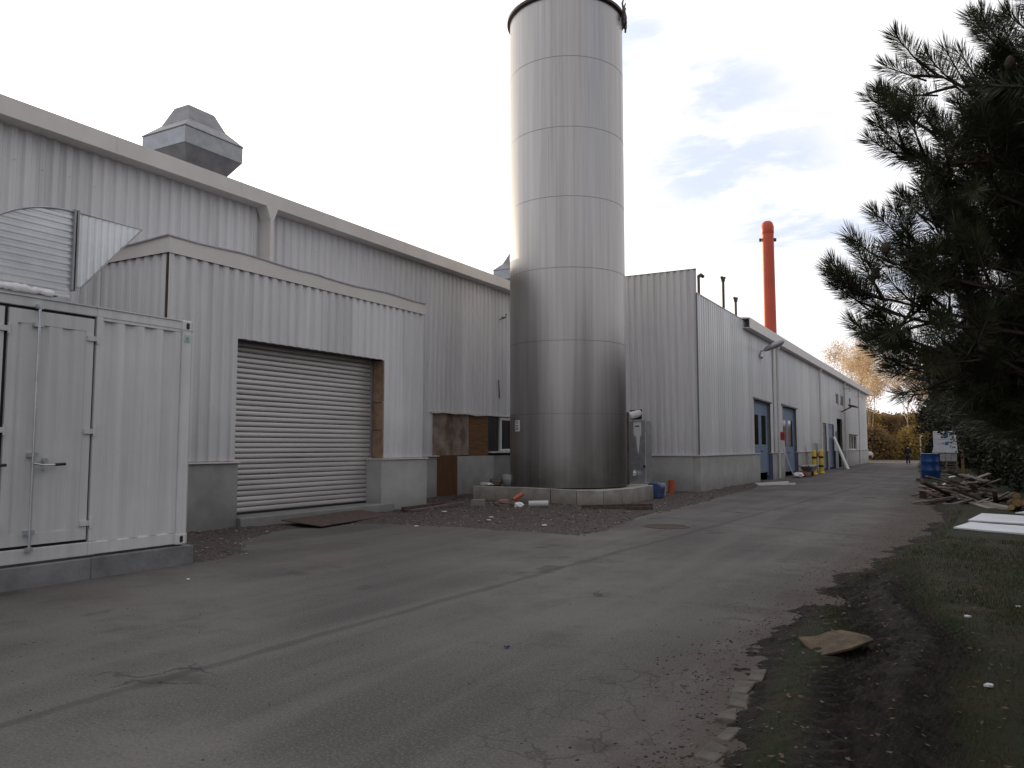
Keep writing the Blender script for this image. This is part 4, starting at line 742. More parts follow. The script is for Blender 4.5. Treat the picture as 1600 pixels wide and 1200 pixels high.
for i, (x, y, L_, a) in enumerate(((-7.0, 34.9, 1.5, 1.2), (-6.6, 33.8, 1.3, 1.0))):
    single('white_batten', MB().obox((x, y, .045), (L_ * 1.6, .09, .07), (0, 0, a)), 'white', ('farther' if i == 0 else 'nearer') + ' of two white battens on the ground before the first blue gate', 'batten', (x, y, 0), 'white battens')
mc = thing('manhole_cover', 'round iron manhole cover set into the asphalt beyond the gravel corner', 'manhole', (-5.17, 15.45, 0))
b = MB(); b.lathe([(.40, .001), (.40, .008), (.46, .008), (.46, .001)], (-5.17, 15.45, .0), 40, smooth=False); b.build('frame', 'rust', mc)
b = MB(); b.lathe([(.001, .0055), (.385, .0055)], (-5.17, 15.45, 0), 40); b.build('lid', M['asphalt'], mc)
# yellow hydrant stands
for i, (x, y, lab) in enumerate(((-7.25, 47.9, 'left yellow post with black bands beside the wall box'), (-7.2, 50.1, 'right yellow post with black bands beside the wall box'))):
    t = thing('yellow_post', lab, 'post', (x, y, 0), 'yellow posts with black bands'); r_ = .12
    b = MB(); b.lathe([(r_, 0), (r_, 1.3), (r_ * .6, 1.36), (.01, 1.37)], (x, y, 0), 16); b.build('tube', 'yellow', t)
    for z in (.42, .95): b = MB(); b.lathe([(r_ + .01, -.06), (r_ + .02, 0), (r_ + .01, .06)], (x, y, z), 16); b.build('band', 'black', t)
    b = MB(); b.lathe([(.19, 0), (.19, .08), (r_, .1)], (x, y, 0), 16); b.build('foot', 'yellow', t)
t = thing('meter_box', 'grey box on a dark stand between the two yellow posts', 'meter box', (-7.35, 49.1, 0)); b = MB(); b.box(-7.45, -7.25, 48.7, 49.5, 1.3, 1.8); b.build('box', 'galv', t, bevel=.02); b = MB(); b.box(-7.42, -7.3, 48.9, 49.3, 0, 1.3); b.build('stand', 'black', t); b = MB(); b.box(-7.25, -7.18, 48.7, 49.2, .95, 1.2); b.build('red_valve', 'red', t)
# wheelbarrow
wb = thing('wheelbarrow', 'dark wheelbarrow with a shallow tray in front of the plinth by the yellow posts', 'wheelbarrow', (-7.0, 44.8, 0))
b = MB(); b.add([(-7.35, 43.6, .55), (-6.65, 43.6, .55), (-6.65, 45.6, .6), (-7.35, 45.6, .6), (-7.2, 43.9, .28), (-6.8, 43.9, .28), (-6.8, 45.2, .28), (-7.2, 45.2, .28)], [(4, 5, 6, 7), (0, 1, 5, 4), (1, 2, 6, 5), (2, 3, 7, 6), (3, 0, 4, 7)]); b.build('tray', 'galvdark', wb)
b = MB(); b.tube([(-7.0, 45.45, .19), (-7.0, 45.6, .19)], .19, 16)
b = MB(); b.lathe([(.1, -.04), (.19, -.05), (.2, 0), (.19, .05), (.1, .04)], (0, 0, 0), 18); b.v = [(-7.0 + z, 45.5 + x, .2 + y) for x, y, z in b.v]; b.build('wheel', 'black', wb)
b = MB(); b.tube([(-7.25, 42.7, .62), (-7.15, 44.3, .27), (-7.04, 45.5, .2)], .02, 6); b.tube([(-6.75, 42.7, .62), (-6.85, 44.3, .27), (-6.96, 45.5, .2)], .02, 6); b.build('handles', 'red', wb)
for s in (-7.2, -6.8): b = MB(); b.tube([(s, 43.9, .3), (s, 43.8, 0)], .02, 6); b.build('leg', 'red', wb)
t = thing('standpipe', 'white slanting hose and red box fixed on the drainpipe between the blue gates', 'standpipe', (-7.6, 41.2, 0))
b = MB(); b.box(-7.78, -7.6, 41.1, 41.6, 1.9, 2.3); b.build('red_box', 'red', t); b = MB(); b.tube([(-7.65, 41.2, 1.9), (-7.6, 41.1, 1.3), (-7.5, 41.7, .6), (-7.35, 42.2, .05)], .04, 8); b.build('hose', 'white', t)
single('white_bag', crumple((-7.25, 42.8, .12), (.25, .4, .14), 15), 'tarp', 'small white bag on the ground below the second blue gate', 'bag', (-7.25, 42.8, 0))
single('red_bucket', MB().lathe([(.01, 0), (.17, 0), (.2, .3), (.18, .3), (.15, .03)], (-7.2, 43.6, 0), 16), 'red', 'small red bucket between the white bag and the wheelbarrow', 'bucket', (-7.2, 43.6, 0))
a, c = Vector((-7.85, 60.9, 2.2)), Vector((-6.95, 60.6, .03)); d = c - a
single('leaning_board', MB().prism([(-7.84, 2.25), (-7.78, 2.28), (-6.9, .0), (-7.0, 0)], 1, 60.2, 61.2), 'white', 'white board leaning on the wall before the dark open doorway', 'board', (-7.4, 60.6, 0))
# ------------------------------------------------------------------ right side: drum, wrapped stack, timber, sheets
def pallet(x, y, z, rz, lab, grp='wooden pallets', m_='oldwood'):
    t = thing('pallet', lab, 'pallet', (x, y, z), grp); b = MB(); mt = Matrix.Rotation(rz, 3, 'Z')
    def q(cx, cy, cz, sx, sy, sz): p = mt @ Vector((cx, cy, 0)); b.obox((x + p.x, y + p.y, z + cz), (sx, sy, sz), (0, 0, rz))
    for i in range(7): q(-.54 + i * .18, 0, .133, .11, .8, .02)
    for j in (-.36, 0, .36): q(0, j, .112, 1.2, .1, .02)
    b.build('deck', m_, t); b = MB()
    for j in (-.36, 0, .36):
        for i in (-.52, 0, .52): q(i, j, .06, .13, .1, .08)
        q(0, j, .01, 1.2, .1, .02)
    b.build('blocks', m_, t); return t
pallet(-1.2, 40.9, 0, .1, 'grey pallet under the blue drum')
dr = thing('blue_drum', 'blue plastic drum standing on a pallet by the road edge', 'drum', (-1.2, 40.9, .145))
b = MB(); b.lathe([(.01, .0), (.37, 0), (.39, .03), (.39, .33), (.405, .36), (.39, .39), (.39, .72), (.405, .75), (.39, .78), (.39, 1.08), (.40, 1.1), (.38, 1.12)], (-1.2, 40.9, .145), 36); b.build('body', 'blue', dr)
b = MB(); b.lathe([(.38, 1.12), (.36, 1.10), (.01, 1.10)], (-1.2, 40.9, .145), 36); b.build('lid', 'white', dr)
for i in range(5): pallet(-.75 + random.uniform(-.05, .05), 52.2, .145 * i, .03 * i, ('bottom', 'second', 'middle', 'fourth', 'top')[i] + ' dark pallet of the stack under the wrapped goods')
t = thing('block_stack', 'low stack of pale blocks under the white wrapped goods', 'block stack', (-.75, 52.2, .73)); b = MB()
for i in range(4):
    for k in range(2): b.box(-1.32 + i * .29, -1.045 + i * .29, 51.82, 52.6, .735 + k * .24, .965 + k * .24)
b.build('blocks', 'concrete2', t, bevel=.01)
t = thing('wrapped_stack', 'stack of goods wrapped in printed white film on top of pallets', 'wrapped stack', (-.75, 52.2, 1.22)); b = MB()
b.prism([(-1.42, 1.215), (-.12, 1.215), (-.14, 1.4), (-.16, 2.42), (-.2, 2.45), (-1.3, 2.45), (-1.34, 2.4), (-1.33, 1.55), (-1.38, 1.35)], 1, 51.75, 52.65); b.build('film', 'offwhite', t, bevel=.02)
b = MB(); b.box(-1.3, -.22, 51.743, 51.748, 1.98, 2.0); b.build('print_line', 'grey', t)
for z in (2.28, 1.74):
    b = MB(); b.v = []; b.lathe([(.01, 0), (.1, 0)], (0, 0, 0), 14); b.v = [(-.66 + x, 51.74, z + y) for x, y, _ in b.v]; b.box(-.62, -.5, 51.741, 51.746, z + .06, z + .12); b.build('print_mark', 'inkblue', t, label='blue printed mark')
    b = MB(); b.box(-.86, -.78, 51.741, 51.746, z - .03, z + .05); b.box(-1.12, -.86, 51.741, 51.746, z - .02, z + .0); b.box(-.48, -.2, 51.741, 51.746, z - .02, z + .0); b.build('print_mark', 'inkred', t, label='red printed mark')
single('wooden_post', MB().box(.02, .18, 51.9, 52.05, 0, 1.85), 'ply2', 'orange-brown wooden post right of the wrapped stack', 'post', (.1, 52, 0))
pallet(-.3, 46.5, 0, .2, 'lone dark pallet behind the blue drum')
# scrap timber, every board its own
tl = ['grey weathered board', 'pale board', 'dark reddish board', 'grey weathered board']; tm = ['oldwood', 'palewood', 'redwood', 'oldwood']
sr = random.Random(11)
places = ['leaning on', 'lying across', 'sticking out of', 'at the foot of', 'on the top of', 'at the left side of', 'at the right side of']
for i in range(75):
    k = sr.choice([0, 0, 1, 2, 3]); y = sr.uniform(23.6, 29.5); x = -.15 + (y - 27) * -.08 + sr.uniform(-.5, .75) ; Ln = sr.uniform(.5, 1.9); h = .85 * math.exp(-((x - .1) / .55) ** 2 - ((y - 27.3) / 1.9) ** 2)
    z = .08 + sr.random() * h; a = sr.uniform(-.9, .9) + (0 if sr.random() < .6 else 1.6); tilt = sr.uniform(-.38, .38)
    w = sr.uniform(.06, .2); z = max(z, abs(math.sin(tilt)) * Ln / 2 + .03)
    single('scrap_board', MB().obox((x, y, z), (Ln, w, sr.uniform(.02, .05)), (sr.uniform(-.25, .25), tilt, a)), tm[k], tl[k] + ' in the loose scrap timber heap beside the road', 'board', (x, y, 0), 'boards of the scrap timber heap')
for i, (x, y, Ln, a, k, lab) in enumerate(((.30, 23.7, 2.5, -1.32, 1, 'leftmost pale long plank lying on grass before the timber heap'), (.52, 23.3, 2.4, -1.25, 3, 'grey long plank lying in the middle before the timber heap'), (.78, 23.2, 2.6, -1.2, 1, 'rightmost pale long plank before the timber heap'), (.75, 25.8, 3.0, -1.0, 0, 'long grey plank sloping down right side of the timber heap'), (.60, 26.8, 3.2, -.8, 0, 'long dark plank at the back right of the timber heap'))):
    single('plank', MB().obox((x, y, .13 + .12 * (i > 2)), (Ln, .2, .035), (.04, .12 if i > 2 else .03, a)), tm[k], lab, 'plank', (x, y, .05), 'long planks by the timber heap')
single('broken_pallet', MB().obox((-.75, 27.6, .1), (.8, .12, .16), (0, 0, .1)).obox((-.75, 28.2, .1), (.8, .12, .16), (0, 0, .05)).obox((-.75, 27.9, .2), (.9, .75, .03), (0, .04, .1)), 'rust', 'rusty broken crate base at the road side of the timber heap', 'crate', (-.75, 27.9, 0))
for i, (p, q_) in enumerate((((-.5, 27.4, .42), (-.25, 27.6, .47)), ((.05, 26.6, .5), (.45, 26.3, .34)), ((-.35, 29.0, .6), (.15, 29.0, .62)))):
    single('bent_metal_strip', MB().tube([p, ((p[0] + q_[0]) / 2, (p[1] + q_[1]) / 2, (p[2] + q_[2]) / 2 + .05), q_], .03, 6), 'white', ('short bright metal strip on the left of the timber heap', 'bent bright metal strip in the middle of the timber heap', 'straight pale strip at the back of the timber heap')[i], 'metal strip', p, 'pale strips in the timber heap')
for i in range(11):   # cut firewood logs
    x = 1.05 + (i % 5) * .19 + sr.uniform(-.03, .03); y = 21.9 + (i // 5) * .28 + sr.uniform(-.1, .1); z = .13 + (i // 5) * .14; r_ = sr.uniform(.07, .12); a = sr.uniform(-.5, .5); Ln = .45
    t = thing('log', 'short split log in the yellowish firewood heap right of the planks', 'log', (x, y, z), 'split logs of the firewood heap'); dv_ = Vector((math.sin(a), math.cos(a), sr.uniform(-.3, .3))) * Ln / 2
    b = MB(); b.tube([Vector((x, y, z)) - dv_, Vector((x, y, z)) + dv_], [r_, r_ * .9], 7, caps=False); b.build('bark', 'bark', t)
    b = MB(); b.tube([Vector((x, y, z)) - dv_ * 1.01, Vector((x, y, z)) + dv_ * 1.01], [r_ * .93, r_ * .84], 7); b.build('cut_face', 'straw', t)
# white sheets on the grass
def sheet(name, pts, z, lab):
    b = MB(); b.prism(pts, 2, z, z + .03); return single(name, b, 'offwhite', lab, 'sheet', (pts[0][0], pts[0][1], z), 'white panels on the grass', .003)
sheet('foam_sheet', [(-.16, 16.62), (.12, 17.95), (.35, 17.75), (2.6, 16.9), (2.35, 15.35), (.35, 16.3), (.2, 16.42)], .105, 'nearest white panel lying flat on the grass at right')
sheet('foam_sheet', [(.08, 18.3), (.36, 20.3), (3.2, 19.2), (2.9, 17.35)], .11, 'middle white panel lying flat behind the nearest one')
sheet('foam_sheet', [(1.0, 20.7), (1.3, 21.5), (3.4, 20.8), (3.1, 20.0)], .12, 'farthest small white panel, mostly past the right edge')
bd = MB(); 
vs = [(-1.06, 6.68), (-.92, 6.80), (-.84, 6.93), (-.72, 6.96), (-.58, 6.86), (-.47, 6.84), (-.42, 6.76), (-.50, 6.60), (-.57, 6.44), (-.66, 6.35), (-.79, 6.27), (-.86, 6.36), (-.97, 6.50)]
vs = [(-.89 + (x + .74) * .84, 6.54 + (y - 6.6) * .84) for x, y in vs]; bd.prism(vs, 2, .085, .105); bd.v = [(x, y, z + .035 + (y - 6.6) * .10 + (x + .7) * .06 + .012 * math.sin(x * 14)) for x, y, z in bd.v]; single('foam_board', bd, mat('mouldy_board', (.075, .052, .026), .85, var=.55, vs=9, bump=.4), 'broken yellowish board lying on the churned mud', 'board', (-.8, 6.6, .05), bevel=.006)
for i in range(9):
    y = 3.35 + i * .30 + sr.uniform(-.02, .02); x = float(np.interp(y, [p[0] for p in VX], [p[1] for p in VX])) + .06 + sr.uniform(-.03, .03)
    single('kerb_stone', MB().obox((x, y, -.016), (.11, .22, .07), (sr.uniform(-.1, .1), sr.uniform(-.12, .12), sr.uniform(-.15, .15)), jit=.016), 'stone', 'small half-buried stone of the kerb row between asphalt and mud', 'kerb stone', (x, y, 0), 'half-buried kerb stones', .012)
# small litter
lm = ['white', 'offwhite', 'tarp', 'bag']
for i, (x, y, w, k, lab) in enumerate(((.52, 6.1, .022, 0, 'small white paper scrap on the grass in the middle of the right verge'), (.42, 8.9, .03, 0, 'small white scrap on the far grass below the white panels'), (.0, 8.2, .03, 1, 'tiny pale scrap beside the mud near the road bend'), (-.42, 4.15, .04, 1, 'pale round scrap at the bottom of the rut'), (-.3, 4.3, .03, 0, 'tiny white speck right of the rut at the bottom'), (.1, 5.9, .03, 1, 'pale torn paper left of the white scrap on the verge'), (-.46, 3.72, .05, 2, 'larger bluish plastic scrap at the bottom edge'), (-8.1, 6.5, .03, 0, 'tiny white speck on the asphalt in front of the container'), (-8.6, 14.3, .05, 0, 'white scrap on the near gravel edge'), (-8.9, 14.9, .06, 1, 'pale scrap on the gravel left of the middle'), (-7.1, 13.9, .06, 0, 'white strip on the gravel near its corner'), (-10.6, 15.6, .07, 0, 'white rag on the gravel right of the annex plinth'), (-9.5, 13.0, .05, 2, 'yellowish scrap on the asphalt before the gravel'), (-3.2, 5.6, .025, 3, 'little dark blue scrap in the middle of the road'))):
    z = max(float(vh(np.array([x]), np.array([y]))[0][0]), 0) if x > -2 else (.06 if x < -6.5 and y > 13.2 else .004)
    r_ = random.Random(i); n = 7; vs = [(x + w * r_.uniform(.6, 1.1) * math.cos(a), y + w * r_.uniform(.5, 1.2) * math.sin(a)) for a in np.linspace(0, 6.28, n + 1)[:-1]]
    b = MB(); b.prism(vs, 2, z + .004, z + .018); single('litter', b, lm[k], lab, 'litter', (x, y, z), 'scraps of litter')
# ------------------------------------------------------------------ person
def skinned(name, verts, edges, rad, m_, parent, root=0, sub=2):
    o = parent['_l']; me = bpy.data.meshes.new(name); me.from_pydata([(a - o[0], b_ - o[1], c_ - o[2]) for a, b_, c_ in verts], edges, []); ob = bpy.data.objects.new(name, me); COL.objects.link(ob); ob.parent = parent['o']
    sk = ob.modifiers.new('skin', 'SKIN'); d = me.skin_vertices[0].data
    for i, r_ in enumerate(rad): d[i].radius = (r_, r_) if not hasattr(r_, '__len__') else r_
    d[root].use_root = True; s = ob.modifiers.new('sub', 'SUBSURF'); s.levels = sub; s.render_levels = sub; me.materials.append(M[m_]); return ob
PX, PY = -3.95, 76.9
pe = thing('person', 'person in dark jacket and trousers walking away along the far road', 'person', (PX, PY, 0))
def pv(x, y, z): return (PX + x, PY + y, z)
v = [pv(0, 0, .88), pv(0, .01, 1.08), pv(0, .01, 1.30), pv(0, 0, 1.42), pv(0, 0, 1.50), pv(0, .01, 1.60),      # pelvis..head
     pv(-.09, 0, .82), pv(-.10, .10, .46), pv(-.10, .02, .08), pv(-.10, .16, .04),                               # left leg forward
     pv(.09, 0, .82), pv(.10, -.02, .46), pv(.10, -.14, .09), pv(.10, -.02, .04),
     pv(-.20, 0, 1.34), pv(-.25, -.06, 1.08), pv(-.24, .04, .86), pv(.20, 0, 1.34), pv(.25, .05, 1.08), pv(.24, .14, .88)]
e = [(0, 1), (1, 2), (2, 3), (3, 4), (4, 5), (0, 6), (6, 7), (7, 8), (8, 9), (0, 10), (10, 11), (11, 12), (12, 13), (2, 14), (14, 15), (15, 16), (2, 17), (17, 18), (18, 19)]
r_ = [(.17, .12), (.16, .11), (.19, .12), .07, .06, .085, .09, .065, .045, .035, .09, .065, .045, .035, .07, .05, .035, .07, .05, .035]
for s, wrist in ((-1, 16), (1, 19)):
    wx, wy, wz = v[wrist]; pi_ = len(v); v.append((wx, wy, wz - .07)); r_.append(.03); e.append((wrist, pi_))
    for f, (dy, ln) in enumerate(((-.03, .07), (-.01, .085), (.01, .08), (.03, .065))):
        k = len(v); v += [(wx, wy + dy, wz - .11), (wx - s * .012, wy + dy + .01, wz - .11 - ln * .6)]; r_ += [.009, .008]; e += [(pi_, k), (k, k + 1)]
    k = len(v); v += [(wx, wy + .045, wz - .08), (wx - s * .01, wy + .06, wz - .115)]; r_ += [.01, .009]; e += [(pi_, k), (k, k + 1)]
body = skinned('body', v, e, r_, 'skin', pe)
jk = skinned('jacket', [pv(0, 0, .80), pv(0, .01, 1.08), pv(0, .01, 1.30), pv(0, 0, 1.43), pv(-.20, 0, 1.34), pv(-.25, -.06, 1.08), pv(-.24, .03, .88), pv(.20, 0, 1.34), pv(.25, .05, 1.08), pv(.24, .13, .90)], [(0, 1), (1, 2), (2, 3), (2, 4), (4, 5), (5, 6), (2, 7), (7, 8), (8, 9)], [(.21, .15), (.19, .14), (.22, .15), .09, .09, .07, .055, .09, .07, .055], 'coat', pe)
tr = skinned('trousers', [pv(0, 0, .88), pv(-.09, 0, .80), pv(-.10, .10, .46), pv(-.10, .02, .10), pv(.09, 0, .80), pv(.10, -.02, .46), pv(.10, -.14, .11)], [(0, 1), (1, 2), (2, 3), (0, 4), (4, 5), (5, 6)], [(.18, .13), .11, .08, .065, .11, .08, .065], 'jeans', pe)
b = MB(); b.lathe([(.01, .13), (.07, .11), (.105, .04), (.10, -.04), (.06, -.08)], pv(0, -.012, 1.61), 14); b.build('hair', 'hair', pe)
# ------------------------------------------------------------------ far parked car
_n0 = len(bpy.data.objects); cr = thing('parked_car', 'white car with dark rear parked beyond the far end of the side building', 'car', (-9.3, 93, 0))
b = MB(); b.prism([(-11.2, .35), (-7.45, .35), (-7.4, .8), (-7.6, 1.0), (-8.2, 1.05), (-8.8, 1.42), (-10.4, 1.45), (-11.1, 1.0)], 1, 92.1, 93.9); b.build('body', 'car', cr, bevel=.06)
b = MB(); b.prism([(-8.35, 1.05), (-8.85, 1.36), (-10.3, 1.38), (-10.8, 1.05)], 1, 92.07, 92.1); b.build('side_windows', 'glass', cr)
b = MB(); b.box(-11.0, -7.42, 92.05, 92.12, .3, .62); b.build('bumper', 'black', cr)
for x in (-10.4, -8.1):
    for y in (92.1, 93.8):
        b = MB(); b.lathe([(.18, -.1), (.32, -.1), (.33, 0), (.32, .1), (.18, .1)], (0, 0, 0), 18); b.v = [(x + p, y + z, .33 + q) for p, q, z in b.v]; wh = b.build('wheel', 'black', cr)
        b = MB(); b.lathe([(.01, -.09), (.18, -.1)], (0, 0, 0), 12); b.v = [(x + p, y + z, .33 + q) for p, q, z in b.v]; b.build('rim', 'galv', wh)
cr['o'].location.x -= .75
# ------------------------------------------------------------------ trees
def leaves(C, n, spread, size, aspect=.6):
    """n leaf quads scattered about each clump centre in C"""
    m = len(C); c = np.repeat(C, n, 0) + rng.normal(0, 1, (m * n, 3)) * spread
    u = rng.normal(0, 1, (m * n, 3)); u /= np.linalg.norm(u, axis=1, keepdims=True); w = rng.normal(0, 1, (m * n, 3)); w -= u * (u * w).sum(1, keepdims=True); w /= np.linalg.norm(w, axis=1, keepdims=True)
    s = size * (.6 + .8 * rng.random((m * n, 1))); u = u * s; w = w * s * aspect
    return np.stack([c - u, c - w, c + u, c + w], 1).reshape(-1, 3)
def dense_tree(x, y, h, r, label, name='evergreen_tree', mats='evergreen', clumps=260, nl=60, size=.09, group='dark evergreens along the right side', z0=.0, sp=.22, conic=.5):
    t = thing(name, label, 'tree', (x, y, 0), group)
    b = MB(); b.tube([(x, y, -.1), (x + .05, y, h * .4), (x, y + .05, h * .92)], [.16 * r / 2, .1 * r / 2, .02], 7)
    C = []
    for i in range(clumps):
        u = rng.random() ** .85; z = z0 + .15 + u * (h - .2); rr = r * (1 - conic * u ** 1.6) * (.55 + .45 * min(1, (u + .05) * 5)) * (1 - max(0, u - .85) * 3.5)
        lob = 1 + .22 * math.sin(z * 2.1 + i * .0 + x) ; a = rng.random() * 6.28; lob *= 1 + .2 * math.sin(a * 3 + z * 1.3 + y)
        q = rr * lob * (rng.random() ** .45); C.append((x + q * math.cos(a), y + q * math.sin(a), z))
        if i % 14 == 0: b.tube([(x, y, max(.2, z * .8)), (x + q * .9 * math.cos(a), y + q * .9 * math.sin(a), z)], [.03, .008], 4)
    b.build('trunk', 'bark', t); V = leaves(np.array(C), nl, sp, size); V[:, 2] = np.maximum(V[:, 2], -.02)
    npmesh('crown', V, np.arange(len(V)).reshape(-1, 4), mats, t); return t
spec = [(3.6, 21.5, 5.6, 1.9, 'right edge dark evergreen, nearest of the row'), (3.3, 26.2, 6.2, 2.2, 'dark evergreen behind the firewood heap'), (2.9, 31.5, 6.6, 2.3, 'dark evergreen behind the long planks'), (2.5, 37.5, 7.0, 2.4, 'dark evergreen to the right of the blue drum'), (2.2, 44.5, 7.6, 2.5, 'dark evergreen right behind the orange-brown post'), (2.5, 55.5, 8.2, 2.7, 'dark evergreen just behind the wrapped stack'), (1.3, 64.0, 9.2, 3.0, 'dark evergreen above the walking person at right'), (-.35, 69.5, 9.0, 2.15, 'farthest dark evergreen at the left end of the row')]
for s_ in spec: dense_tree(*s_, clumps=420, nl=110, size=.034 + s_[1] * .0010, sp=.2 + s_[3] * .03)
# unseen evergreens added past the frame, to darken the steel and shade the road
for i, (x, y) in enumerate(((5.2, 12.0), (6.5, 3.0))):
    dense_tree(x, y, 8.5, 3.4, 'unseen dark evergreen added beyond the right edge for reflection and shade', clumps=260, nl=50, size=.17, sp=.35)
# far autumn trees
def bare_tree(x, y, h, lean, seed, label, leafn=2600, group='autumn trees at the end of the road'):
    r_ = random.Random(seed); t = thing('autumn_tree', label, 'tree', (x, y, 0), group); b = MB(); tips = []
    def grow(p, d, ln, rad, dep):
        pts = [p]; q = Vector(p); dd_ = Vector(d)
        for i in range(4): dd_ = (dd_ + Vector((r_.uniform(-.13, .13), r_.uniform(-.13, .13), .05))).normalized(); q = q + dd_ * ln / 4; pts.append(q.copy())
        b.tube(pts, [rad * (1 - .13 * i) for i in range(5)], 6 if dep < 2 else 4, caps=False)
        if dep >= 3: tips.extend([tuple(pts[-1]), tuple(pts[-2]), tuple(pts[-3])]); return
        for i in range((5, 4, 4)[dep]):
            k = r_.choice((2, 3, 4, 4)); a = r_.uniform(0, 6.28); sp = r_.uniform(.3, .75)
            nd_ = (dd_ + Vector((math.cos(a) * sp, math.sin(a) * sp, r_.uniform(-.05, .3)))).normalized(); grow(pts[k], nd_, ln * r_.uniform(.5, .75), rad * .5, dep + 1)
    grow(Vector((x, y, -.1)), Vector((lean, 0, 1)).normalized(), h * .5, h * .0085, 0)
    b.build('trunk', 'birch', t); V = leaves(np.array(tips), max(1, leafn // len(tips)), .42, .075)
    npmesh('crown', V, np.arange(len(V)).reshape(-1, 4), 'gold', t)
bare_tree(-8.2, 103, 13.2, -.22, 4, 'leaning pale-barked autumn tree in the middle of the gap', 11000)
bare_tree(-10.0, 110, 13.5, -.05, 9, 'sparse golden autumn tree nearest to the side building', 11000)
bare_tree(-5.6, 112, 12.6, .08, 14, 'upright sparse autumn tree left of the evergreens', 8000)
bare_tree(-3.8, 100, 10.2, .05, 21, 'short bare autumn tree behind the walking person', 4000)
def bush(x, y, h, r, m_, lab): return dense_tree(x, y, h, r, lab, 'bush', m_, 150, 60, .13, 'autumn bushes across the road end', sp=.38, conic=.35)
for i, (x, y, h, r_, m_, lab) in enumerate(((-14.5, 114, 7.5, 3.2, 'goldbush', 'tall yellow bush right behind the building corner'), (-11.5, 118, 6.4, 3.0, 'goldbush', 'yellow bush second from the building'), (-8.9, 100.5, 3.4, 1.7, 'drybush', 'low brown bush at the foot of the pale-barked tree'), (-8.3, 120, 5.4, 3.0, 'drybush', 'brown bush in the middle of the gap'), (-7.6, 107, 2.4, 1.9, 'drybush', 'low dark bush left of the walking person'), (-5.2, 116, 5.6, 2.6, 'drybush', 'brown bush behind the walking person'), (-4.6, 104, 3.3, 1.8, 'goldbush', 'small golden bush right beside the walking person'), (-2.4, 110, 6.8, 2.8, 'goldbush', 'tall olive bush merging with the evergreens'), (-13.2, 108, 4.6, 2.2, 'goldbush', 'medium yellow bush at the building corner'))): bush(x, y, h, r_, m_, lab)
# wooded hill far behind
gx_, gy_ = np.meshgrid(np.linspace(-260, 200, 150), np.linspace(230, 420, 60)); hz = np.clip(1 - ((gy_ - 330) / 105) ** 2, 0, 1) * (16 + 10 * fbm(gx_ * .012, gy_ * .012) * 2) + 3.5 * fbm(gx_ * .2, gy_ * .2, 5) * 2
idx = np.arange(gx_.size).reshape(gx_.shape); F = np.stack([idx[:-1, :-1], idx[:-1, 1:], idx[1:, 1:], idx[1:, :-1]], -1).reshape(-1, 4)
M['hillm'] = mat('autumn_wood', (.07, .045, .03), .9, col2=(.15, .095, .045), vs=.12, bump=1., bs=.5)
npmesh('hill', np.stack([gx_.ravel(), gy_.ravel(), hz.ravel() - 2], 1), F, 'hillm', kind='structure')
# ------------------------------------------------------------------ near pine
fP = 1240.; fw = Vector((-math.sin(R(YAW)) * math.cos(R(PITCH)), math.cos(R(YAW)) * math.cos(R(PITCH)), math.sin(R(PITCH)))); rt = Vector((math.cos(R(YAW)), math.sin(R(YAW)), 0)); upv = rt.cross(fw)
TR = Vector((2.15, 7.0, 0))
pine = thing('pine_tree', 'large dark long-needled pine reaching into view from the right edge', 'tree', tuple(TR))
def bearing(u, v_, d):     # a point of the crown: bearing and height measured from the viewpoint, distance d
    return Vector((0, 0, 1.6)) + (fw * fP + rt * (u - 800) - upv * (v_ - 600)).normalized() * d
prn = random.Random(5); NV = []; bt = MB()
def needles(p, d, ln, n, L_=.125, curl=.5):
    """needles around a shoot starting at p, direction d, length ln"""
    d = d.normalized(); a = d.orthogonal().normalized(); b_ = d.cross(a); P_ = np.array(p); D_ = np.array(d); A_ = np.array(a); B_ = np.array(b_)
    t = rng.random(n) ** .8; th = rng.random(n) * 6.283; out = np.cos(th)[:, None] * A_ + np.sin(th)[:, None] * B_
    fwd = .35 + .75 * t ** 2; dr_ = D_ * fwd[:, None] + out * (1.0 - .45 * t ** 2)[:, None] + rng.normal(0, .12, (n, 3)); dr_ /= np.linalg.norm(dr_, axis=1, keepdims=True)
    base = P_ + D_ * (t * ln)[:, None]; l_ = L_ * (.75 + .35 * rng.random(n))[:, None]; tip = base + dr_ * l_ + np.array([0, 0, .10]) * l_ * curl
    mid = base + dr_ * l_ * .55
    w = np.cross(dr_, rng.normal(0, 1, (n, 3))); w /= np.linalg.norm(w, axis=1, keepdims=True); w *= .0021
    NV.append(np.stack([base - w, mid - w, tip, mid + w], 1).reshape(-1, 3)); NV.append(np.stack([base - w, mid + w, base + w, base + w], 1)[:0].reshape(-1, 3))
def shoot(root, tip, n=190, ln=None):
    d = tip - root; 
    if ln is None: ln = min(.26, d.length * .8)
    up_ = Vector((0, 0, 1)); mid = root.lerp(tip, .55) - up_ * d.length * .08
    dd_ = (tip - mid).normalized(); st = tip - dd_ * ln
    bt.tube([root, mid, st, tip], [.011, .008, .006, .003], 5, caps=False); needles(st, dd_, ln, n)
def bez(a, m, c, t): return a * (1 - t) ** 2 + m * 2 * t * (1 - t) + c * t * t
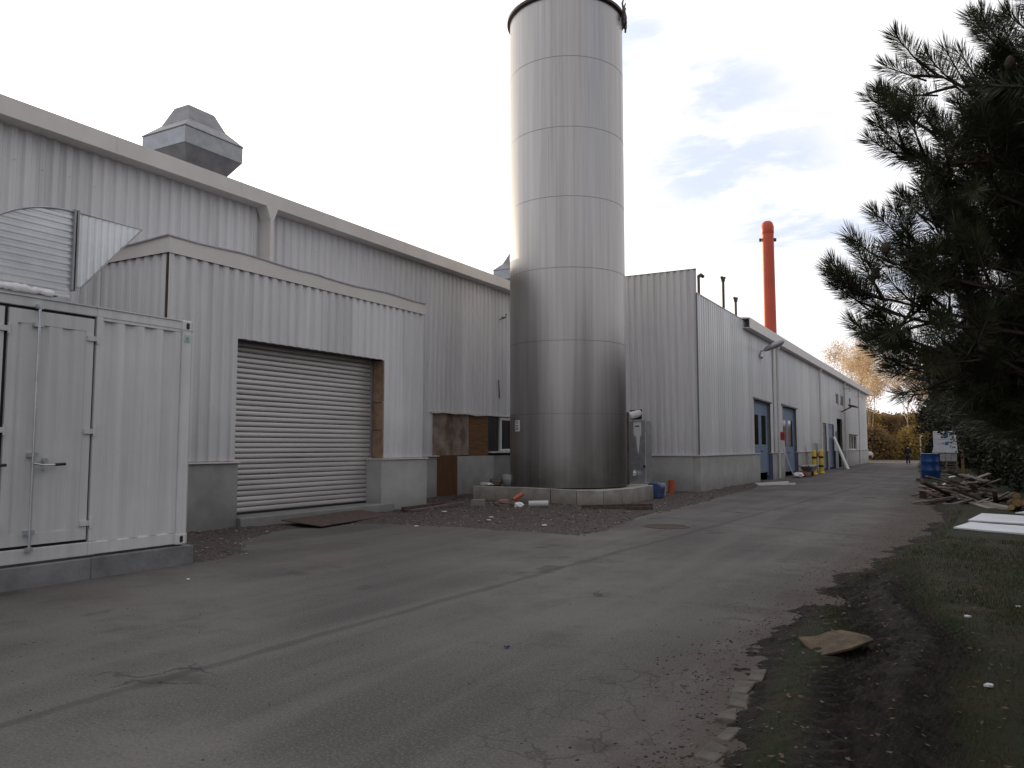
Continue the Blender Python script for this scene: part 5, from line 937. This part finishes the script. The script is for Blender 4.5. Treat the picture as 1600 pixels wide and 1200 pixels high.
# main limbs: (u, v, distance) of the tip
limbs = [(1405, 90, 5.9), (1375, 175, 5.8), (1372, 225, 5.8), (1455, 120, 6.1), (1525, 62, 6.0), (1590, 15, 5.5), (1500, 200, 6.2), (1430, 275, 6.1), (1465, 320, 6.3), (1372, 362, 5.7), (1338, 395, 5.6), (1305, 448, 5.6), (1316, 475, 5.7), (1345, 525, 5.8), (1375, 560, 6.0), (1412, 335, 6.0), (1400, 430, 6.2), (1425, 580, 6.4), (1470, 500, 6.5), (1520, 400, 6.3), (1560, 250, 6.1), (1530, 600, 6.8), (1580, 520, 6.4), (1620, 340, 6.2), (1660, 150, 6.0), (1620, 640, 6.8), (1590, 590, 7.2), (1570, 650, 7.4), (1680, 450, 6.), (1700, 250, 5.9), (1600, 440, 7.2), (1500, 560, 7.2), (1560, 330, 7.0)]

def limb(tip, r0=.03, dens=1.0, whorl=(5, 7), inner=15):
    zt = max(2.35, min(6.4, tip.z - .1 - .30 * (tip - TR).xy.length)); a = TR + Vector((0, 0, zt)); side = Vector((prn.uniform(-1, 1), prn.uniform(-1, 1), 0)) * .25
    m = a.lerp(tip, .6) + side - Vector((0, 0, .22 + .12 * prn.random())); L0 = (tip - a).length
    pts = [bez(a, m, tip, t) + Vector((prn.uniform(-1, 1), prn.uniform(-1, 1), prn.uniform(-1, 1))) * .012 for t in np.linspace(0, .95, 12)]; bt.tube(pts, [r0 * (1 - .8 * t) for t in np.linspace(0, 1, 12)], 6, caps=False)
    end = pts[-1]; d = ((pts[-1] - pts[-3]).normalized() + Vector((0, 0, .35))).normalized(); shoot(end, end + d * .34, int(380 * dens), .32)
    for k in range(prn.randint(*whorl)):
        t = prn.uniform(.70, .98); p = bez(a, m, tip, t); s = Vector((prn.uniform(-1, 1), prn.uniform(-1, 1), prn.uniform(-.5, .9))); q_ = (d * .9 + s * .8).normalized(); shoot(p, p + q_ * prn.uniform(.26, .42), int(300 * dens), .28)
    for k in range(inner):
        t = prn.uniform(.25, .85); p = bez(a, m, tip, t); s = Vector((prn.uniform(-1, 1), prn.uniform(-1, 1), prn.uniform(-.8, .8))); q_ = (d * .5 + s).normalized(); shoot(p, p + q_ * prn.uniform(.25, .55), int(200 * dens), .3)
for (u, v_, d_) in limbs: limb(bearing(u + 30, v_ + 6, d_))
for k in range(16): limb(bearing(prn.uniform(1535, 1740), prn.uniform(600, 690), prn.uniform(6.6, 7.6)), .02, .75, (3, 5), 9)
for k in range(54):     # fill of the crown behind and inside
    v_ = prn.uniform(100, 640); lo = float(np.interp(v_, [100, 180, 270, 330, 450, 560, 600, 640], [1600, 1500, 1530, 1470, 1430, 1445, 1470, 1560])); limb(bearing(prn.uniform(lo, 1740), v_, prn.uniform(6.1, 7.6)), .022, .75, (3, 5), 9)
b = MB(); b.tube([TR + Vector((0, 0, -.1)), TR + Vector((.03, .02, 2)), TR + Vector((0, .04, 4.5)), TR + Vector((.02, 0, 7.2))], [.17, .13, .09, .03], 12); b.build('trunk', 'bark', pine)
bt.build('limbs', 'bark', pine)
V = np.concatenate(NV); npmesh('crown', V, np.arange(len(V)).reshape(-1, 4), 'needle', pine)
for (u, v_, d_) in ((1384, 388, 5.45), (1368, 428, 5.5), (1578, 98, 5.6)):
    p = bearing(u, v_, d_); prof = [(.002, -.035), (.017, -.028), (.027, -.008), (.025, .012), (.014, .032), (.003, .042)]; b = MB(); b.lathe(prof, tuple(p), 10)
    for i in range(40): a = i * 2.4; z = -.025 + .055 * i / 40; r_ = .027 * (1 - abs(z) / .06); b.obox((p.x + r_ * math.cos(a), p.y + r_ * math.sin(a), p.z + z), (.009, .009, .005), (0, .5, a))
    b.build('pine_cone', 'bark', pine)
